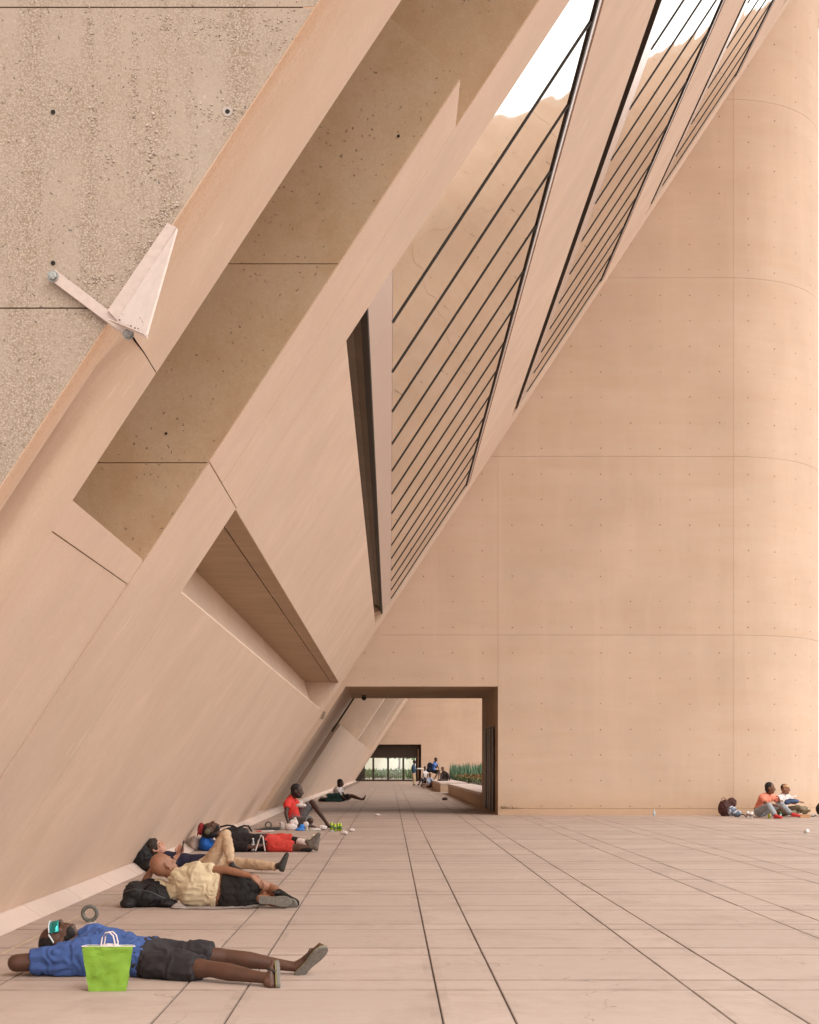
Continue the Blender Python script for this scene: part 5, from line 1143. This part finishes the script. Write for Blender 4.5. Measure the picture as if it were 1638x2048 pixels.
leaves(4200, 4.1, 14, 88.5, 96, HT2-.05, .75, .24, 1, 3).build('tall_grass', leafmat('grey_green_blades', (.15, .25, .15), (.075, .16, .085)), e, kind='stuff')
b = W(890, 1600, 60); 
litter(890, 1600, .09, 'small dark leaf on the court floor beyond the passage', 'leaf', 'fallen_leaf', fab('dark_leaf', (.08, .045, .04)))
# ------------------------------------------------------------------ glazed doors in the far tower
dr = empty('glass_doors', V((0, 129, zc)), 'wide glazed doors under a dark panel in the distant tower', 'doors')
DK = plain('dark_brown_panel', (.040, .024, .014), .6); zd = HC+.93; ztop = HC+2.17; yd = 128.9
M().box((-2.9, yd, zd), (2.87, yd+.12, ztop+.1)).build('head_panel', DK, dr)
edges = [-2.42, -1.55, -.18, 1.23, 2.38]
for i, x in enumerate(edges): M().box((x-.09 if i != 4 else x, yd, zc), (x+.09 if i != 4 else 2.873, yd+.14, zd-.005)).build('door_frame', DK, dr)
M().box((-3.6, yd-.02, zc), (2.87, yd+.16, zc+.14)).build('sill', DK, dr)
M().prism([(-3.9, zc), (-2.52, zc), (-2.52, ztop), (-2.8, ztop), (-3.9, zc+.1)], yd, yd+.1).build('door_frame', DK, dr)
GL = clear_glass('door_glass', (.93, .96, .93), .10)
for a, b_ in zip(edges[:-1], edges[1:]): M().box((a+.09, yd+.05, zc+.14), (b_-.09, yd+.065, zd)).build('pane', GL, dr)
M().lathe([(.05, 0), (.05, 3.0)], V((2.60, yd-.3, zc)), Z_, 10).build('downpipe', plain('pale_pipe', (.42, .28, .20), .5), dr, True)
rl = empty('railing', V((0, 135.5, zc)), 'thin dark railing seen through the far glass doors', 'railing')
for i in range(30): M().box((-3.2+i*.2, 135.5, zc), (-3.17+i*.2, 135.53, zc+.95)).build('baluster', DG, rl)
M().box((-3.4, 135.49, zc+.95), (3.0, 135.54, zc+1.0)).build('rail', DG, rl)
e = empty('garden_wall', V((0, 175, zc)), 'pale sunlit wall beyond the far doors', 'wall'); M().box((-30, 175, zc-.2), (30, 175.4, zc+3.2)).build('wall_face', plain('pale_render', (.72, .70, .62), .8, 0, .1, .4), e)
M().box((-30.1, 174.95, zc+3.2), (30.1, 175.45, zc+3.35)).build('coping', plain('pale_wall_cap', (.6, .58, .5), .8), e)
e = empty('shrub', V((-.5, 165, zc)), 'green shrubs seen through the far glass doors', 'shrubs'); leaves(1800, -3, 3.6, 150, 158, zc, .9, .35, 0, 8).build('foliage', leafmat('pale_green_leaves', (.14, .24, .08), (.08, .17, .05)), e, kind='stuff')
e = empty('garden_tree', V((1.1, 168, zc)), 'slender tree beyond the far doors', 'tree'); M().loft([V((1.1, 168, zc)), V((1.2, 168, zc+4)), V((1.0, 168, zc+7))], [.14, .1, .05]).build('trunk', plain('grey_bark', (.18, .15, .12), .9), e, True); leaves(1200, -.8, 3.4, 166, 170, zc+2.0, 5, .35, 0, 9).build('crown', leafmat('tree_leaves', (.10, .20, .06), (.06, .14, .04)), e, kind='stuff')
# weeds in the corner of the plinth
e = empty('weeds', V((3.0, 36.9, zg(37))), 'small dry weeds in the corner beside the passage', 'weeds'); r5 = random.Random(2); m = M()
for _ in range(60):
    x = 2.95+abs(r5.gauss(0, .25)); b = V((x, 36.93, .262)); a = r5.uniform(-1, 1); L_ = r5.uniform(.04, .13)*math.exp(-(x-3)*1.5); m.add([b, b+V((.012, 0, 0)), b+V((a*L_, -.03, L_))], [(0, 1, 2)])
m.build('dry_stems', plain('dry_stem', (.16, .10, .05), .9), e)
